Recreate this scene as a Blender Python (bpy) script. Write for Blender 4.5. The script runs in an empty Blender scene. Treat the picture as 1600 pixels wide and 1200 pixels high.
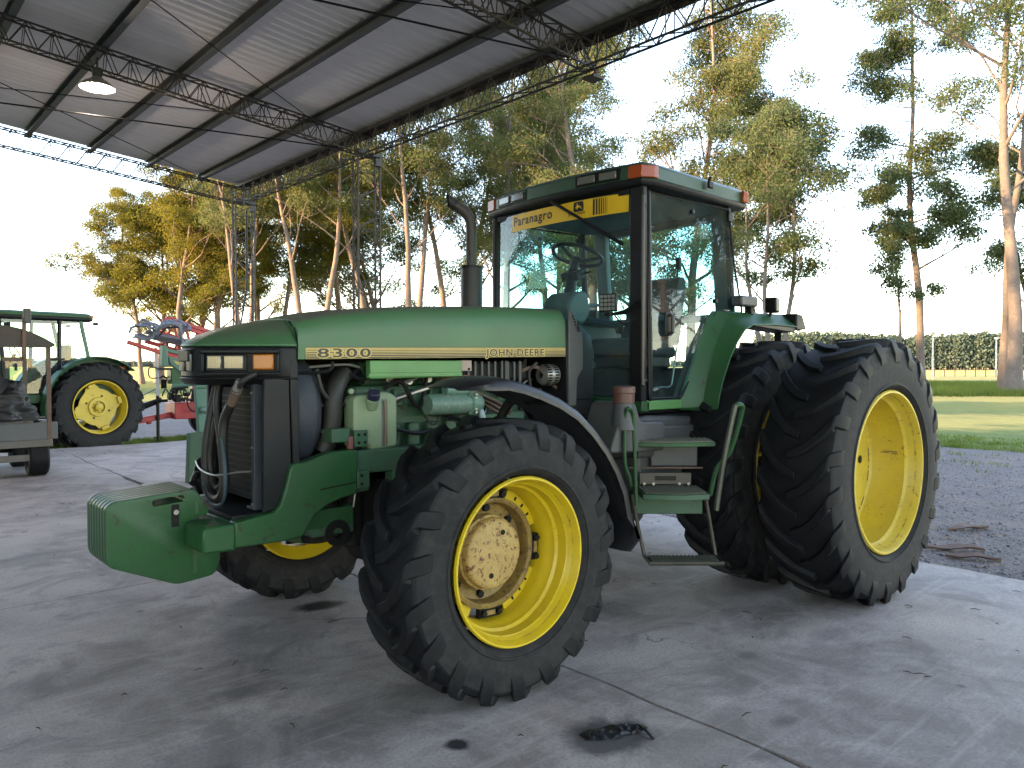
import bpy, math, random
import numpy as np
from mathutils import Vector, Matrix
S = bpy.context.scene
C = S.collection
PI = math.pi
V = Vector

# ------------------------------------------------------------------ camera, sky, sun, exposure
# world axes: +x is where the big tractor heads, +y its left side, z up; origin under its rear axle
F_PX, V0, CAM = 1206.0, 571.0, V((5.4707, 4.103, 1.64))
PITCH = math.atan2(600 - V0, F_PX)
RIGHT = V((-0.7478, 0.6639, 0)).normalized()
FLAT = V((-0.6639, -0.7478, 0)).normalized()
FWD = (FLAT * math.cos(PITCH) - V((0, 0, 1)) * math.sin(PITCH)).normalized()
UPV = RIGHT.cross(FWD).normalized()
cd = bpy.data.cameras.new('camera')
cd.sensor_width = 36
cd.lens = F_PX * 36 / 1600
cd.clip_end = 5000
cam = bpy.data.objects.new('camera', cd)
C.objects.link(cam)
m = Matrix((RIGHT, UPV, -FWD)).transposed().to_4x4()
m.translation = CAM
cam.matrix_world = m
S.camera = cam

SUN_EL, SUN_DIR = 11.0, V((.93, -.37, 0)).normalized()   # low sun, off to the left of the view
w = bpy.data.worlds.new('World'); S.world = w
w.use_nodes = True
nt = w.node_tree
sky = nt.nodes.new('ShaderNodeTexSky')
sky.sky_type = 'NISHITA'; sky.sun_disc = False
sky.sun_elevation = math.radians(SUN_EL)
sky.sun_rotation = math.atan2(SUN_DIR.x, SUN_DIR.y)
sky.altitude = 50; sky.air_density = .85; sky.dust_density = .12; sky.ozone_density = .9
bg = nt.nodes['Background']; bg.inputs[1].default_value = 0.15
nt.links.new(sky.outputs[0], bg.inputs[0])
sl = bpy.data.lights.new('sun', 'SUN'); sl.energy = 2.6; sl.angle = math.radians(0.6); sl.color = (1.0, 0.70, 0.38)
so = bpy.data.objects.new('sun', sl); C.objects.link(so)
sd = V((SUN_DIR.x * math.cos(math.radians(SUN_EL)), SUN_DIR.y * math.cos(math.radians(SUN_EL)), math.sin(math.radians(SUN_EL))))
so.rotation_euler = sd.to_track_quat('Z', 'Y').to_euler()
so.location = sd * 60
S.view_settings.view_transform = 'Standard'; S.view_settings.look = 'None'
S.view_settings.gamma = 1; S.view_settings.use_curve_mapping = False
S.view_settings.exposure = 3.3
S.view_settings.use_white_balance = True; S.view_settings.white_balance_temperature = 7500; S.view_settings.white_balance_tint = 18
S.cycles.max_bounces = 10; S.cycles.transparent_max_bounces = 24
S.cycles.use_denoising = True

# ------------------------------------------------------------------ helpers
def px(u, v, axis, val):
    """surveying: the point of the plane axis=val on the sight line through photo pixel (u, v)"""
    X = (u - 800) / F_PX; U = -(v - 600) / F_PX
    d = FWD + RIGHT * X + UPV * U
    k = 'xyz'.index(axis)
    return CAM + d * ((val - CAM[k]) / d[k])
def gp(u, depth, z=0.0):
    """ground point in column u of the photo at a distance along the flat view direction"""
    p = CAM + FLAT * depth + RIGHT * (depth * (u - 800) / F_PX)
    return V((p.x, p.y, z))

class MB:
    def __init__(s): s.v = []; s.f = []
    def add(s, vs, fs):
        b = len(s.v); s.v += [tuple(p) for p in vs]; s.f += [tuple(i + b for i in f) for f in fs]; return s
    def box(s, x0, x1, y0, y1, z0, z1):
        return s.add([(x0,y0,z0),(x1,y0,z0),(x1,y1,z0),(x0,y1,z0),(x0,y0,z1),(x1,y0,z1),(x1,y1,z1),(x0,y1,z1)],
                     [(0,3,2,1),(4,5,6,7),(0,1,5,4),(1,2,6,5),(2,3,7,6),(3,0,4,7)])
    def obox(s, c, ax, ay, az, hx, hy, hz):
        c, ax, ay, az = V(c), V(ax).normalized(), V(ay).normalized(), V(az).normalized()
        vs = [c + ax*hx*i + ay*hy*j + az*hz*k for k in (-1,1) for i,j in ((-1,-1),(1,-1),(1,1),(-1,1))]
        return s.add(vs, [(0,3,2,1),(4,5,6,7),(0,1,5,4),(1,2,6,5),(2,3,7,6),(3,0,4,7)])
    def bar(s, p0, p1, wd, ht, up=(0,0,1)):
        p0, p1 = V(p0), V(p1); d = (p1 - p0)
        ax = d.normalized(); ay = V(up).cross(ax)
        if ay.length < 1e-4: ay = V((0,1,0)).cross(ax)
        ay.normalize(); az = ax.cross(ay)
        return s.obox((p0+p1)/2, ax, ay, az, d.length/2, wd/2, ht/2)
    def prism(s, poly, axis, a, b):
        """polygon in the two other axes, extruded along axis from a to b"""
        n = len(poly)
        def P(q, t):
            if axis == 'y': return (q[0], t, q[1])
            if axis == 'x': return (t, q[0], q[1])
            return (q[0], q[1], t)
        vs = [P(q, a) for q in poly] + [P(q, b) for q in poly]
        return s.add(vs, [tuple(range(n)), tuple(range(2*n-1, n-1, -1))] + [(i, i+n, (i+1)%n+n, (i+1)%n) for i in range(n)])
    def frame(s, pts):
        T = []
        for i in range(len(pts)):
            a = pts[max(i-1,0)]; b = pts[min(i+1,len(pts)-1)]
            T.append((b-a).normalized())
        N = V((0,0,1)) if abs(T[0].z) < .9 else V((1,0,0))
        out = []
        for t in T:
            N = (N - t*N.dot(t))
            if N.length < 1e-5: N = t.orthogonal()
            N.normalize(); out.append((t, N, t.cross(N)))
        return out
    def tube(s, pts, r, n=8, cap=True):
        pts = [V(p) for p in pts]; fr = s.frame(pts)
        rs = r if hasattr(r, '__len__') else [r]*len(pts)
        vs = []
        for p, (t, a, b), rr in zip(pts, fr, rs):
            for k in range(n):
                th = 2*PI*k/n + PI/n
                vs.append(p + (a*math.cos(th) + b*math.sin(th))*rr)
        fs = [(i*n+k, i*n+(k+1)%n, (i+1)*n+(k+1)%n, (i+1)*n+k) for i in range(len(pts)-1) for k in range(n)]
        if cap: fs += [tuple(range(n-1,-1,-1)), tuple(range((len(pts)-1)*n, len(pts)*n))]
        return s.add(vs, fs)
    def cyl(s, p0, p1, r, r1=None, n=20): return s.tube([p0, p1], [r, r if r1 is None else r1], n)
    def lathe(s, prof, c, axis=(0,1,0), n=48, close=False):
        """prof: (offset along axis, radius)"""
        c, ax = V(c), V(axis).normalized()
        a = ax.orthogonal().normalized() if abs(ax.y) < .9 else V((1,0,0))
        b = ax.cross(a); vs = []
        for o, r in prof:
            for k in range(n):
                th = 2*PI*k/n
                vs.append(c + ax*o + (a*math.cos(th) + b*math.sin(th))*r)
        L = len(prof)
        fs = [(i*n+k, i*n+(k+1)%n, ((i+1)%L)*n+(k+1)%n, ((i+1)%L)*n+k) for i in range(L if close else L-1) for k in range(n)]
        return s.add(vs, fs)
    def disc(s, c, axis, r, n=24, th=0.01):
        ax = V(axis).normalized(); c = V(c)
        return s.tube([c - ax*th/2, c + ax*th/2], r, n)
    def loft(s, secs, cap=True, closed=True):
        n = len(secs[0]); vs = [p for q in secs for p in q]
        fs = [(i*n+k, i*n+(k+1)%n, (i+1)*n+(k+1)%n, (i+1)*n+k) for i in range(len(secs)-1) for k in range(n if closed else n-1)]
        if cap: fs += [tuple(range(n-1,-1,-1)), tuple(range((len(secs)-1)*n, len(secs)*n))]
        return s.add(vs, fs)
    def sphere(s, c, r, nu=12, nv=8, sc=(1,1,1)):
        c = V(c); vs = [c + V((0,0,r*sc[2]))]
        for j in range(1, nv):
            ph = PI*j/nv
            for i in range(nu):
                th = 2*PI*i/nu
                vs.append(c + V((r*sc[0]*math.sin(ph)*math.cos(th), r*sc[1]*math.sin(ph)*math.sin(th), r*sc[2]*math.cos(ph))))
        vs.append(c - V((0,0,r*sc[2])))
        fs = [(0, 1+i, 1+(i+1)%nu) for i in range(nu)]
        fs += [(1+j*nu+i, 1+(j+1)*nu+i, 1+(j+1)*nu+(i+1)%nu, 1+j*nu+(i+1)%nu) for j in range(nv-2) for i in range(nu)]
        e = len(vs)-1; b = 1+(nv-2)*nu
        fs += [(e, b+(i+1)%nu, b+i) for i in range(nu)]
        return s.add(vs, fs)
    def build(s, name, mat, parent=None, bevel=0, smooth=True, angle=38, fix=True):
        me = bpy.data.meshes.new(name)
        me.from_pydata(s.v, [], s.f); me.update()
        if fix:
            import bmesh
            bm = bmesh.new(); bm.from_mesh(me); bmesh.ops.recalc_face_normals(bm, faces=bm.faces); bm.to_mesh(me); bm.free()
        o = bpy.data.objects.new(name, me); C.objects.link(o)
        me.materials.append(mat)
        if smooth:
            me.polygons.foreach_set('use_smooth', [True]*len(me.polygons))
            me.set_sharp_from_angle(angle=math.radians(angle))
        if bevel:
            b = o.modifiers.new('edge', 'BEVEL'); b.width = bevel; b.segments = 2; b.limit_method = 'ANGLE'
            b.angle_limit = math.radians(35); b.harden_normals = False
        if parent: o.parent = parent
        return o

def np_mesh(name, verts, quads, mat, parent=None, smooth=False):
    verts = np.asarray(verts, np.float32).reshape(-1, 3); quads = np.asarray(quads, np.int32).reshape(-1, 4)
    me = bpy.data.meshes.new(name)
    me.vertices.add(len(verts)); me.vertices.foreach_set('co', verts.ravel())
    me.loops.add(quads.size); me.loops.foreach_set('vertex_index', quads.ravel())
    me.polygons.add(len(quads))
    me.polygons.foreach_set('loop_start', np.arange(0, quads.size, 4, dtype=np.int32))
    me.update(calc_edges=True)
    if smooth: me.polygons.foreach_set('use_smooth', np.ones(len(quads), bool))
    me.materials.append(mat)
    o = bpy.data.objects.new(name, me); C.objects.link(o)
    if parent: o.parent = parent
    return o

def thing(name, label, cat, loc=(0,0,0), group=None):
    o = bpy.data.objects.new(name, None); C.objects.link(o)
    o.empty_display_size = .3; o.location = loc
    return tag(o, label, cat, group)
def tag(o, label, cat, group=None, kind=None):
    o['label'] = label; o['category'] = cat
    if group: o['group'] = group
    if kind: o['kind'] = kind
    return o
def part(name, parent, label=None):
    o = bpy.data.objects.new(name, None); C.objects.link(o); o.parent = parent; o.empty_display_size = .2
    if label: o['label'] = label
    return o
def setting(o, kind='structure'): o['kind'] = kind; return o
def rounded(poly, r, n=4):
    out = []; N = len(poly)
    for i in range(N):
        p, a, b = V(poly[i]).to_2d(), V(poly[i-1]).to_2d(), V(poly[(i+1)%N]).to_2d()
        rr = min(r, (a-p).length*.45, (b-p).length*.45)
        s, e = p + (a-p).normalized()*rr, p + (b-p).normalized()*rr
        for k in range(n+1):
            t = k/n; out.append(tuple(s*(1-t)**2 + p*2*t*(1-t) + e*t*t))
    return out
def spline(pts, n=8):
    pts = [V(p) for p in pts]; out = []
    for i in range(len(pts)-1):
        p0, p1, p2, p3 = pts[max(i-1,0)], pts[i], pts[i+1], pts[min(i+2,len(pts)-1)]
        for k in range(n):
            t = k/n
            out.append(.5*((2*p1) + (p2-p0)*t + (2*p0-5*p1+4*p2-p3)*t*t + (3*p1-p0-3*p2+p3)*t**3))
    return out + [pts[-1]]
def text_geo(body, size, offset=0.0, spacing=1.0, shear=0.0):
    cu = bpy.data.curves.new('t', 'FONT'); cu.body = body; cu.size = size; cu.offset = offset
    cu.space_character = spacing; cu.shear = shear; cu.resolution_u = 3
    o = bpy.data.objects.new('t', cu); C.objects.link(o)
    dg = bpy.context.evaluated_depsgraph_get(); dg.update()
    me = bpy.data.meshes.new_from_object(o.evaluated_get(dg))
    vs = [tuple(v.co) for v in me.vertices]; fs = [tuple(p.vertices) for p in me.polygons]
    bpy.data.objects.remove(o); bpy.data.curves.remove(cu); bpy.data.meshes.remove(me)
    return vs, fs

# ------------------------------------------------------------------ materials
def mat_new(name):
    mt = bpy.data.materials.new(name); mt.use_nodes = True
    n = mt.node_tree; b = n.nodes['Principled BSDF']
    return mt, n, b
def noise(n, scale, detail=6, rough=.6, coord='Object', vec=None, dist=0):
    t = n.nodes.new('ShaderNodeTexNoise'); t.inputs['Scale'].default_value = scale
    t.inputs['Detail'].default_value = detail; t.inputs['Roughness'].default_value = rough; t.inputs['Distortion'].default_value = dist
    if vec is None:
        c = n.nodes.new('ShaderNodeTexCoord'); vec = c.outputs[coord]
    n.links.new(vec, t.inputs['Vector']); return t.outputs['Fac']
def ramp(n, fac, a, b, ca=(0,0,0,1), cb=(1,1,1,1)):
    r = n.nodes.new('ShaderNodeValToRGB'); r.color_ramp.elements[0].position = a; r.color_ramp.elements[1].position = b
    r.color_ramp.elements[0].color = ca; r.color_ramp.elements[1].color = cb
    n.links.new(fac, r.inputs[0]); return r.outputs[0]
def mix(n, fac, a, b, mode='MIX'):
    x = n.nodes.new('ShaderNodeMix'); x.data_type = 'RGBA'; x.blend_type = mode
    for sock, val in ((x.inputs['Factor'], fac), (x.inputs['A'], a), (x.inputs['B'], b)):
        if hasattr(val, 'links'): n.links.new(val, sock)
        elif isinstance(val, (int, float)): sock.default_value = val
        else: sock.default_value = (*val[:3], 1)
    return x.outputs['Result']
def math_(n, op, a, b=None):
    x = n.nodes.new('ShaderNodeMath'); x.operation = op
    for i, val in enumerate((a, b)):
        if val is None: continue
        if hasattr(val, 'links'): n.links.new(val, x.inputs[i])
        else: x.inputs[i].default_value = val
    return x.outputs[0]
def bump(n, b, h, strength=.3, dist=.01):
    k = n.nodes.new('ShaderNodeBump'); k.inputs['Strength'].default_value = strength; k.inputs['Distance'].default_value = dist
    n.links.new(h, k.inputs['Height']); n.links.new(k.outputs[0], b.inputs['Normal'])
def worn(name, col, rough=.45, dirt=(.10,.09,.08), amount=.35, scale=5, metal=0, spots=None, spot_amt=.0, spec=.5, bmp=.05, edge=None):
    """painted or moulded surface with blotchy dust, and optional chips of another colour"""
    mt, n, b = mat_new(name)
    f = noise(n, scale, 8, .68)
    f2 = noise(n, scale*7, 5, .6)
    d = math_(n, 'MULTIPLY', ramp(n, f, .38, .72), amount)
    c = mix(n, d, col, dirt)
    c = mix(n, math_(n, 'MULTIPLY', ramp(n, f2, .35, .75), amount*.5), c, dirt)
    if spots:
        sp = ramp(n, noise(n, scale*5, 10, .75, dist=.6), .62-spot_amt*.2, .66-spot_amt*.2)
        c = mix(n, sp, c, spots)
    if edge:   # paint rubbed off along the edges
        bv = n.nodes.new('ShaderNodeBevel'); bv.samples = 3; bv.inputs[0].default_value = .009
        ge = n.nodes.new('ShaderNodeNewGeometry'); dt = n.nodes.new('ShaderNodeVectorMath'); dt.operation = 'DOT_PRODUCT'
        n.links.new(bv.outputs[0], dt.inputs[0]); n.links.new(ge.outputs['Normal'], dt.inputs[1])
        em = math_(n, 'MULTIPLY', ramp(n, dt.outputs['Value'], .80, .97, (1,1,1,1), (0,0,0,1)), ramp(n, noise(n, scale*4, 6, .7), .46, .60))
        c = mix(n, math_(n, 'MULTIPLY', em, .8), c, edge)
    n.links.new(c, b.inputs['Base Color'])
    n.links.new(math_(n, 'ADD', math_(n, 'MULTIPLY', f, .3), rough-.12), b.inputs['Roughness'])
    b.inputs['Metallic'].default_value = metal
    b.inputs['Specular IOR Level'].default_value = spec
    if bmp: bump(n, b, f2, bmp, .01)
    return mt
GREEN = worn('green_paint', (.009,.075,.021), .42, (.032,.055,.032), .55, 3, spots=(.03,.024,.018), spot_amt=.12, bmp=.18, edge=(.045,.04,.032), spec=.34)
HOODG0 = worn('faded_green_paint', (.026,.135,.045), .46, (.10,.125,.085), .55, 2.2)
def dusty_top(name, col, dirt, top):
    # settled dust on whatever faces up
    mt = worn(name, col, .46, dirt, .5, 2.2); n = mt.node_tree; b = n.nodes['Principled BSDF']
    ge = n.nodes.new('ShaderNodeNewGeometry'); sp = n.nodes.new('ShaderNodeSeparateXYZ'); n.links.new(ge.outputs['Normal'], sp.inputs[0])
    old = b.inputs['Base Color'].links[0].from_socket
    f = math_(n, 'MULTIPLY', ramp(n, sp.outputs['Z'], .72, .98), ramp(n, noise(n, 2.0, 6, .65), .25, .55))
    n.links.new(mix(n, f, old, top), b.inputs['Base Color'])
    return mt
HOODG = dusty_top('faded_hood_paint', (.026,.125,.045), (.085,.115,.075), (.105,.10,.075))
HOODTOP = worn('dusty_hood_top', (.07,.085,.06), .6, (.13,.11,.085), .8, 2.5)
CASTG = worn('engine_green', (.020,.092,.044), .55, (.05,.065,.045), .7, 6, spots=(.04,.025,.018), spot_amt=.16, edge=(.06,.055,.04), bmp=.12)
PALEG = worn('pale_green_plastic', (.20,.29,.17), .5, (.16,.18,.12), .5, 5)
LIGHTG = worn('bright_green_metal', (.06,.22,.06), .45, (.10,.13,.07), .35, 4, spots=(.16,.09,.05), spot_amt=.04)
YELLOW = worn('yellow_paint', (.58,.41,.012), .36, (.34,.20,.03), .35, 4, spots=(.12,.05,.02), spot_amt=-.02, edge=(.22,.11,.03))
YELLOWW = worn('worn_yellow_paint', (.55,.40,.03), .42, (.34,.23,.06), .4, 5, spots=(.07,.04,.02), spot_amt=.08, edge=(.10,.05,.02))
CREAM = worn('rusted_cream_paint', (.42,.295,.10), .6, (.24,.13,.05), .6, 7, spots=(.12,.04,.02), spot_amt=.42)
HUBY = worn('grimy_yellow_hub', (.29,.185,.04), .6, (.08,.045,.022), .8, 8, spots=(.05,.022,.014), spot_amt=.32)
BLACK = worn('black_plastic', (.0055,.006,.0075), .45, (.017,.017,.0185), .45, 4, spec=.25)
BLACKM = worn('black_metal', (.0045,.0045,.005), .42, (.014,.013,.012), .35, 6, spec=.25)
FEND = worn('black_fender_plastic', (.009,.0095,.012), .36, (.032,.033,.040), .4, 3, spec=.34)
DARK = worn('greasy_dark_metal', (.004,.004,.004), .65, (.012,.010,.008), .5, 7, spec=.25)
GREY = worn('dark_grey_plastic', (.040,.043,.048), .5, (.085,.08,.073), .6, 4)
COOLER = worn('blue_grey_cooler', (.030,.038,.050), .5, (.08,.08,.08), .4, 8, spec=.25)
STEEL = worn('bare_steel', (.32,.31,.29), .38, (.14,.11,.08), .5, 9, metal=.7)
RUSTY = worn('brown_rusty_steel', (.09,.055,.04), .7, (.16,.10,.07), .6, 8)
RUBBER_HOSE = worn('hose_rubber', (.009,.009,.0085), .55, (.032,.027,.02), .5, 12)
REDP = worn('red_paint', (.40,.010,.016), .4, (.22,.05,.045), .3, 5)
TEAL = worn('green_loader_paint', (.06,.155,.115), .5, (.12,.2,.15), .4, 4)
BLUEHOSE = worn('grey_blue_hose', (.11,.12,.16), .5, (.2,.2,.24), .4, 9)
ORANGEP = worn('orange_yellow_paint', (.70,.26,.02), .45, (.4,.2,.05), .3, 4)
GALV = worn('galvanised', (.33,.33,.35), .5, (.2,.2,.2), .4, 6, metal=.3)
SHEDM = worn('shed_steel', (.035,.032,.028), .6, (.08,.06,.04), .5, 5)
WHITEP = worn('pale_post', (.55,.53,.48), .6, (.35,.3,.25), .4, 3)
def tyre_mat():
    mt, n, b = mat_new('tyre_rubber')
    f = noise(n, 5, 8, .7); f2 = noise(n, 40, 4, .6)
    c = mix(n, math_(n,'MULTIPLY', ramp(n, f, .38, .75), .7), (.0042,.0047,.0064), (.0135,.0135,.0155))
    c = mix(n, math_(n,'MULTIPLY', ramp(n, f2, .5, .8), .25), c, (.028,.026,.025))
    n.links.new(c, b.inputs['Base Color'])
    b.inputs['Roughness'].default_value = .62; b.inputs['Specular IOR Level'].default_value = .22
    bump(n, b, f2, .18, .008)
    return mt
TYRE = tyre_mat()
def side_mat():
    mt, n, b = mat_new('dusty_sidewall')
    f = noise(n, 3.5, 8, .7); f2 = noise(n, 26, 6, .65)
    c = mix(n, math_(n,'MULTIPLY', ramp(n, f, .3, .7), .8), (.0085,.0092,.0115), (.026,.025,.0255))
    c = mix(n, math_(n,'MULTIPLY', ramp(n, f2, .45, .75), .4), c, (.055,.049,.042))
    n.links.new(c, b.inputs['Base Color']); b.inputs['Roughness'].default_value = .75; b.inputs['Specular IOR Level'].default_value = .25
    bump(n, b, f2, .12, .006)
    return mt
SIDE = side_mat()
def plain(name, col, rough=.5, metal=0, emit=None, es=0, spec=.5):
    mt, n, b = mat_new(name)
    f = noise(n, 14, 4)
    n.links.new(mix(n, f, [c*.85 for c in col], [min(1,c*1.15) for c in col]), b.inputs['Base Color'])
    b.inputs['Roughness'].default_value = rough; b.inputs['Metallic'].default_value = metal
    b.inputs['Specular IOR Level'].default_value = spec
    if emit: b.inputs['Emission Color'].default_value = (*emit, 1); b.inputs['Emission Strength'].default_value = es
    return mt
AMBER = plain('amber_lens', (.40,.115,.010), .25)
ORANGE = plain('orange_lens', (.34,.055,.010), .25)
LENS = plain('clear_lens', (.15,.15,.135), .12, .25)
DECALY = plain('decal_yellow', (.50,.36,.10), .45)
DECALK = plain('decal_brown', (.035,.024,.018), .5)
STICKY = plain('sticker_yellow', (.70,.42,.012), .5)
STICKK = plain('sticker_black', (.010,.010,.010), .5)
SEATM = plain('seat_cloth', (.035,.037,.045), .8)
DASH = plain('dash_grey', (.11,.115,.11), .6)
BULB = plain('lit_bulb', (1,1,.95), .5, 0, (1,.97,.9), 5)
REFLECTOR = plain('lamp_reflector', (.45,.45,.43), .35, .4)
BLACKBAG = worn('black_plastic_sheet', (.004,.0045,.006), .48, (.010,.011,.014), .35, 7, bmp=.15)
def glass_mat(name, tint, refl=1.0, dirt=.12):
    mt, n, b = mat_new(name)
    out = n.nodes['Material Output']
    tr = n.nodes.new('ShaderNodeBsdfTransparent'); tr.inputs[0].default_value = (*tint, 1)
    gl = n.nodes.new('ShaderNodeBsdfGlossy'); gl.inputs['Roughness'].default_value = .02
    fr = n.nodes.new('ShaderNodeFresnel'); fr.inputs[0].default_value = 1.5
    ms = n.nodes.new('ShaderNodeMixShader')
    n.links.new(math_(n, 'MULTIPLY', fr.outputs[0], refl), ms.inputs[0])
    n.links.new(tr.outputs[0], ms.inputs[1]); n.links.new(gl.outputs[0], ms.inputs[2])
    df = n.nodes.new('ShaderNodeBsdfDiffuse'); df.inputs[0].default_value = (.22,.30,.31,1)
    m2 = n.nodes.new('ShaderNodeMixShader')
    n.links.new(math_(n, 'MULTIPLY', ramp(n, noise(n, 2.2, 7, .7, dist=1.0), .35, .8), dirt), m2.inputs[0])
    n.links.new(ms.outputs[0], m2.inputs[1]); n.links.new(df.outputs[0], m2.inputs[2])
    n.links.new(m2.outputs[0], out.inputs[0]); n.nodes.remove(b)
    return mt
GLASS = glass_mat('tinted_cab_glass', (.54,.84,.86), .8, .15)
GLASSB = glass_mat('pale_cab_glass', (.62,.88,.84), 1.2, .22)
#SCENE_PART_1
# ------------------------------------------------------------------ the setting: slab, gravel, field, far wood
def concrete():
    mt, n, b = mat_new('concrete')
    tc = n.nodes.new('ShaderNodeTexCoord'); o = tc.outputs['Object']
    f1 = noise(n, .55, 8, .62, vec=o, dist=.4); f2 = noise(n, 2.6, 9, .68, vec=o, dist=.6); f3 = noise(n, 60, 4, .6, vec=o)
    c = mix(n, ramp(n, f1, .40, .62), (.275,.228,.210), (.50,.420,.390))
    c = mix(n, math_(n,'MULTIPLY', ramp(n, f2, .44, .64), .7), c, (.53,.452,.425))
    c = mix(n, math_(n,'MULTIPLY', ramp(n, noise(n, 1.4, 7, .7, vec=o, dist=1.2), .50, .66), .75), c, (.185,.155,.147))
    c = mix(n, math_(n,'MULTIPLY', ramp(n, f3, .42, .72), .5), c, (.15,.135,.125))
    # faint brush and tyre drag streaks along x
    mp = n.nodes.new('ShaderNodeMapping'); mp.inputs['Scale'].default_value = (.7, 9, 1); mp.inputs['Rotation'].default_value = (0,0,.25)
    n.links.new(o, mp.inputs[0])
    c = mix(n, math_(n,'MULTIPLY', ramp(n, noise(n, 1.6, 7, .7, vec=mp.outputs[0]), .54, .70), .5), c, (.54,.46,.435))
    # scattered small spots: drips, pock marks, scuffs
    vo = n.nodes.new('ShaderNodeTexVoronoi'); vo.inputs['Scale'].default_value = 2.3; n.links.new(o, vo.inputs['Vector'])
    spot = ramp(n, math_(n,'ADD', vo.outputs['Distance'], math_(n,'MULTIPLY', f2, .10)), .075, .12, (1,1,1,1), (0,0,0,1))
    c = mix(n, math_(n,'MULTIPLY', spot, .55), c, (.055,.05,.05))
    v2 = n.nodes.new('ShaderNodeTexVoronoi'); v2.inputs['Scale'].default_value = 11; n.links.new(o, v2.inputs['Vector'])
    c = mix(n, math_(n,'MULTIPLY', ramp(n, v2.outputs['Distance'], .05, .10, (1,1,1,1), (0,0,0,1)), .35), c, (.09,.08,.08))
    # hairline cracks
    v3 = n.nodes.new('ShaderNodeTexVoronoi'); v3.feature = 'DISTANCE_TO_EDGE'; v3.inputs['Scale'].default_value = .42
    ad = n.nodes.new('ShaderNodeVectorMath'); ad.operation = 'MULTIPLY_ADD'
    nc = n.nodes.new('ShaderNodeTexNoise'); nc.inputs['Scale'].default_value = 2.0; nc.inputs['Detail'].default_value = 8; n.links.new(o, nc.inputs['Vector'])
    n.links.new(nc.outputs['Color'], ad.inputs[0]); ad.inputs[1].default_value = (.55,.55,0); n.links.new(o, ad.inputs[2])
    n.links.new(ad.outputs[0], v3.inputs['Vector'])
    crk = math_(n, 'MULTIPLY', ramp(n, v3.outputs['Distance'], .0012, .0035, (1,1,1,1), (0,0,0,1)), ramp(n, f1, .50, .58))
    c = mix(n, math_(n,'MULTIPLY', crk, .7), c, (.05,.045,.042))
    rough = .62
    wet = None
    # oil and damp patches: (x, y, rx, ry, strength)
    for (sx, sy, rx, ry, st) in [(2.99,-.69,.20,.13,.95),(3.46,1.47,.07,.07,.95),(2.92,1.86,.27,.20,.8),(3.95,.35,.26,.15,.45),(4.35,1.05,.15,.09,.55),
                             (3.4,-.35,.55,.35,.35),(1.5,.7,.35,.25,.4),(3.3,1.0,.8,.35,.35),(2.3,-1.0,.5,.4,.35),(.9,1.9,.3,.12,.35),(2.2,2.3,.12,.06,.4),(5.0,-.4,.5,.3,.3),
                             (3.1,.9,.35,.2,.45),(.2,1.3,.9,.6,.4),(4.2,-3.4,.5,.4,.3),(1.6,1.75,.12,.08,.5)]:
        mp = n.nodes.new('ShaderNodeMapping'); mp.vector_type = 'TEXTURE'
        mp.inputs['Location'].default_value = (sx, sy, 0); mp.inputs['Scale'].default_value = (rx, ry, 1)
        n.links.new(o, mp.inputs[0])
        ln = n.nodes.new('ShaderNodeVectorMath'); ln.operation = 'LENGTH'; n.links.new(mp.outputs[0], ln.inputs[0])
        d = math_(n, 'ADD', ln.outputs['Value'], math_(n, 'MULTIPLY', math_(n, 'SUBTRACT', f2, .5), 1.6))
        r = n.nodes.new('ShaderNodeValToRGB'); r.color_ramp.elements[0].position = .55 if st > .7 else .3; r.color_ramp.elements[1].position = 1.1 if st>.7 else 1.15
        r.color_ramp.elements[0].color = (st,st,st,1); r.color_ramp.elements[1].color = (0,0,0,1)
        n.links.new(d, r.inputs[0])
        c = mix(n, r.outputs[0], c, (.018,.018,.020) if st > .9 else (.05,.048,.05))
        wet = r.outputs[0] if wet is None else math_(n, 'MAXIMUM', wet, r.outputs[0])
    # dusty lug prints where the wheels rolled in
    sx_ = n.nodes.new('ShaderNodeSeparateXYZ'); n.links.new(o, sx_.inputs[0])
    ay = math_(n, 'ABSOLUTE', math_(n, 'SUBTRACT', sx_.outputs['Y'], 1.45))
    ph = math_(n, 'SINE', math_(n, 'MULTIPLY', math_(n, 'ADD', sx_.outputs['X'], ay), 2*PI/.25))
    band = ramp(n, ay, .15, .24, (1,1,1,1), (0,0,0,1))
    rng_ = ramp(n, math_(n, 'ABSOLUTE', math_(n, 'SUBTRACT', sx_.outputs['X'], 1.25)), .7, 1.3, (1,1,1,1), (0,0,0,1))
    pr = math_(n, 'MULTIPLY', math_(n, 'MULTIPLY', ramp(n, ph, .35, .75), band), math_(n, 'MULTIPLY', rng_, ramp(n, noise(n, 4.0, 5, .7, vec=o), .46, .62)))
    c = mix(n, math_(n, 'MULTIPLY', pr, .55), c, (.46,.40,.38))
    b.inputs['Specular IOR Level'].default_value = .28
    n.links.new(c, b.inputs['Base Color'])
    n.links.new(math_(n, 'SUBTRACT', math_(n,'ADD', math_(n,'MULTIPLY', f2, .35), .52), math_(n,'MULTIPLY', wet, .15)), b.inputs['Roughness'])
    bump(n, b, math_(n,'ADD', f3, math_(n,'MULTIPLY', f2, 1.5)), .22, .004)
    return mt
CONC = concrete()
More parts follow.
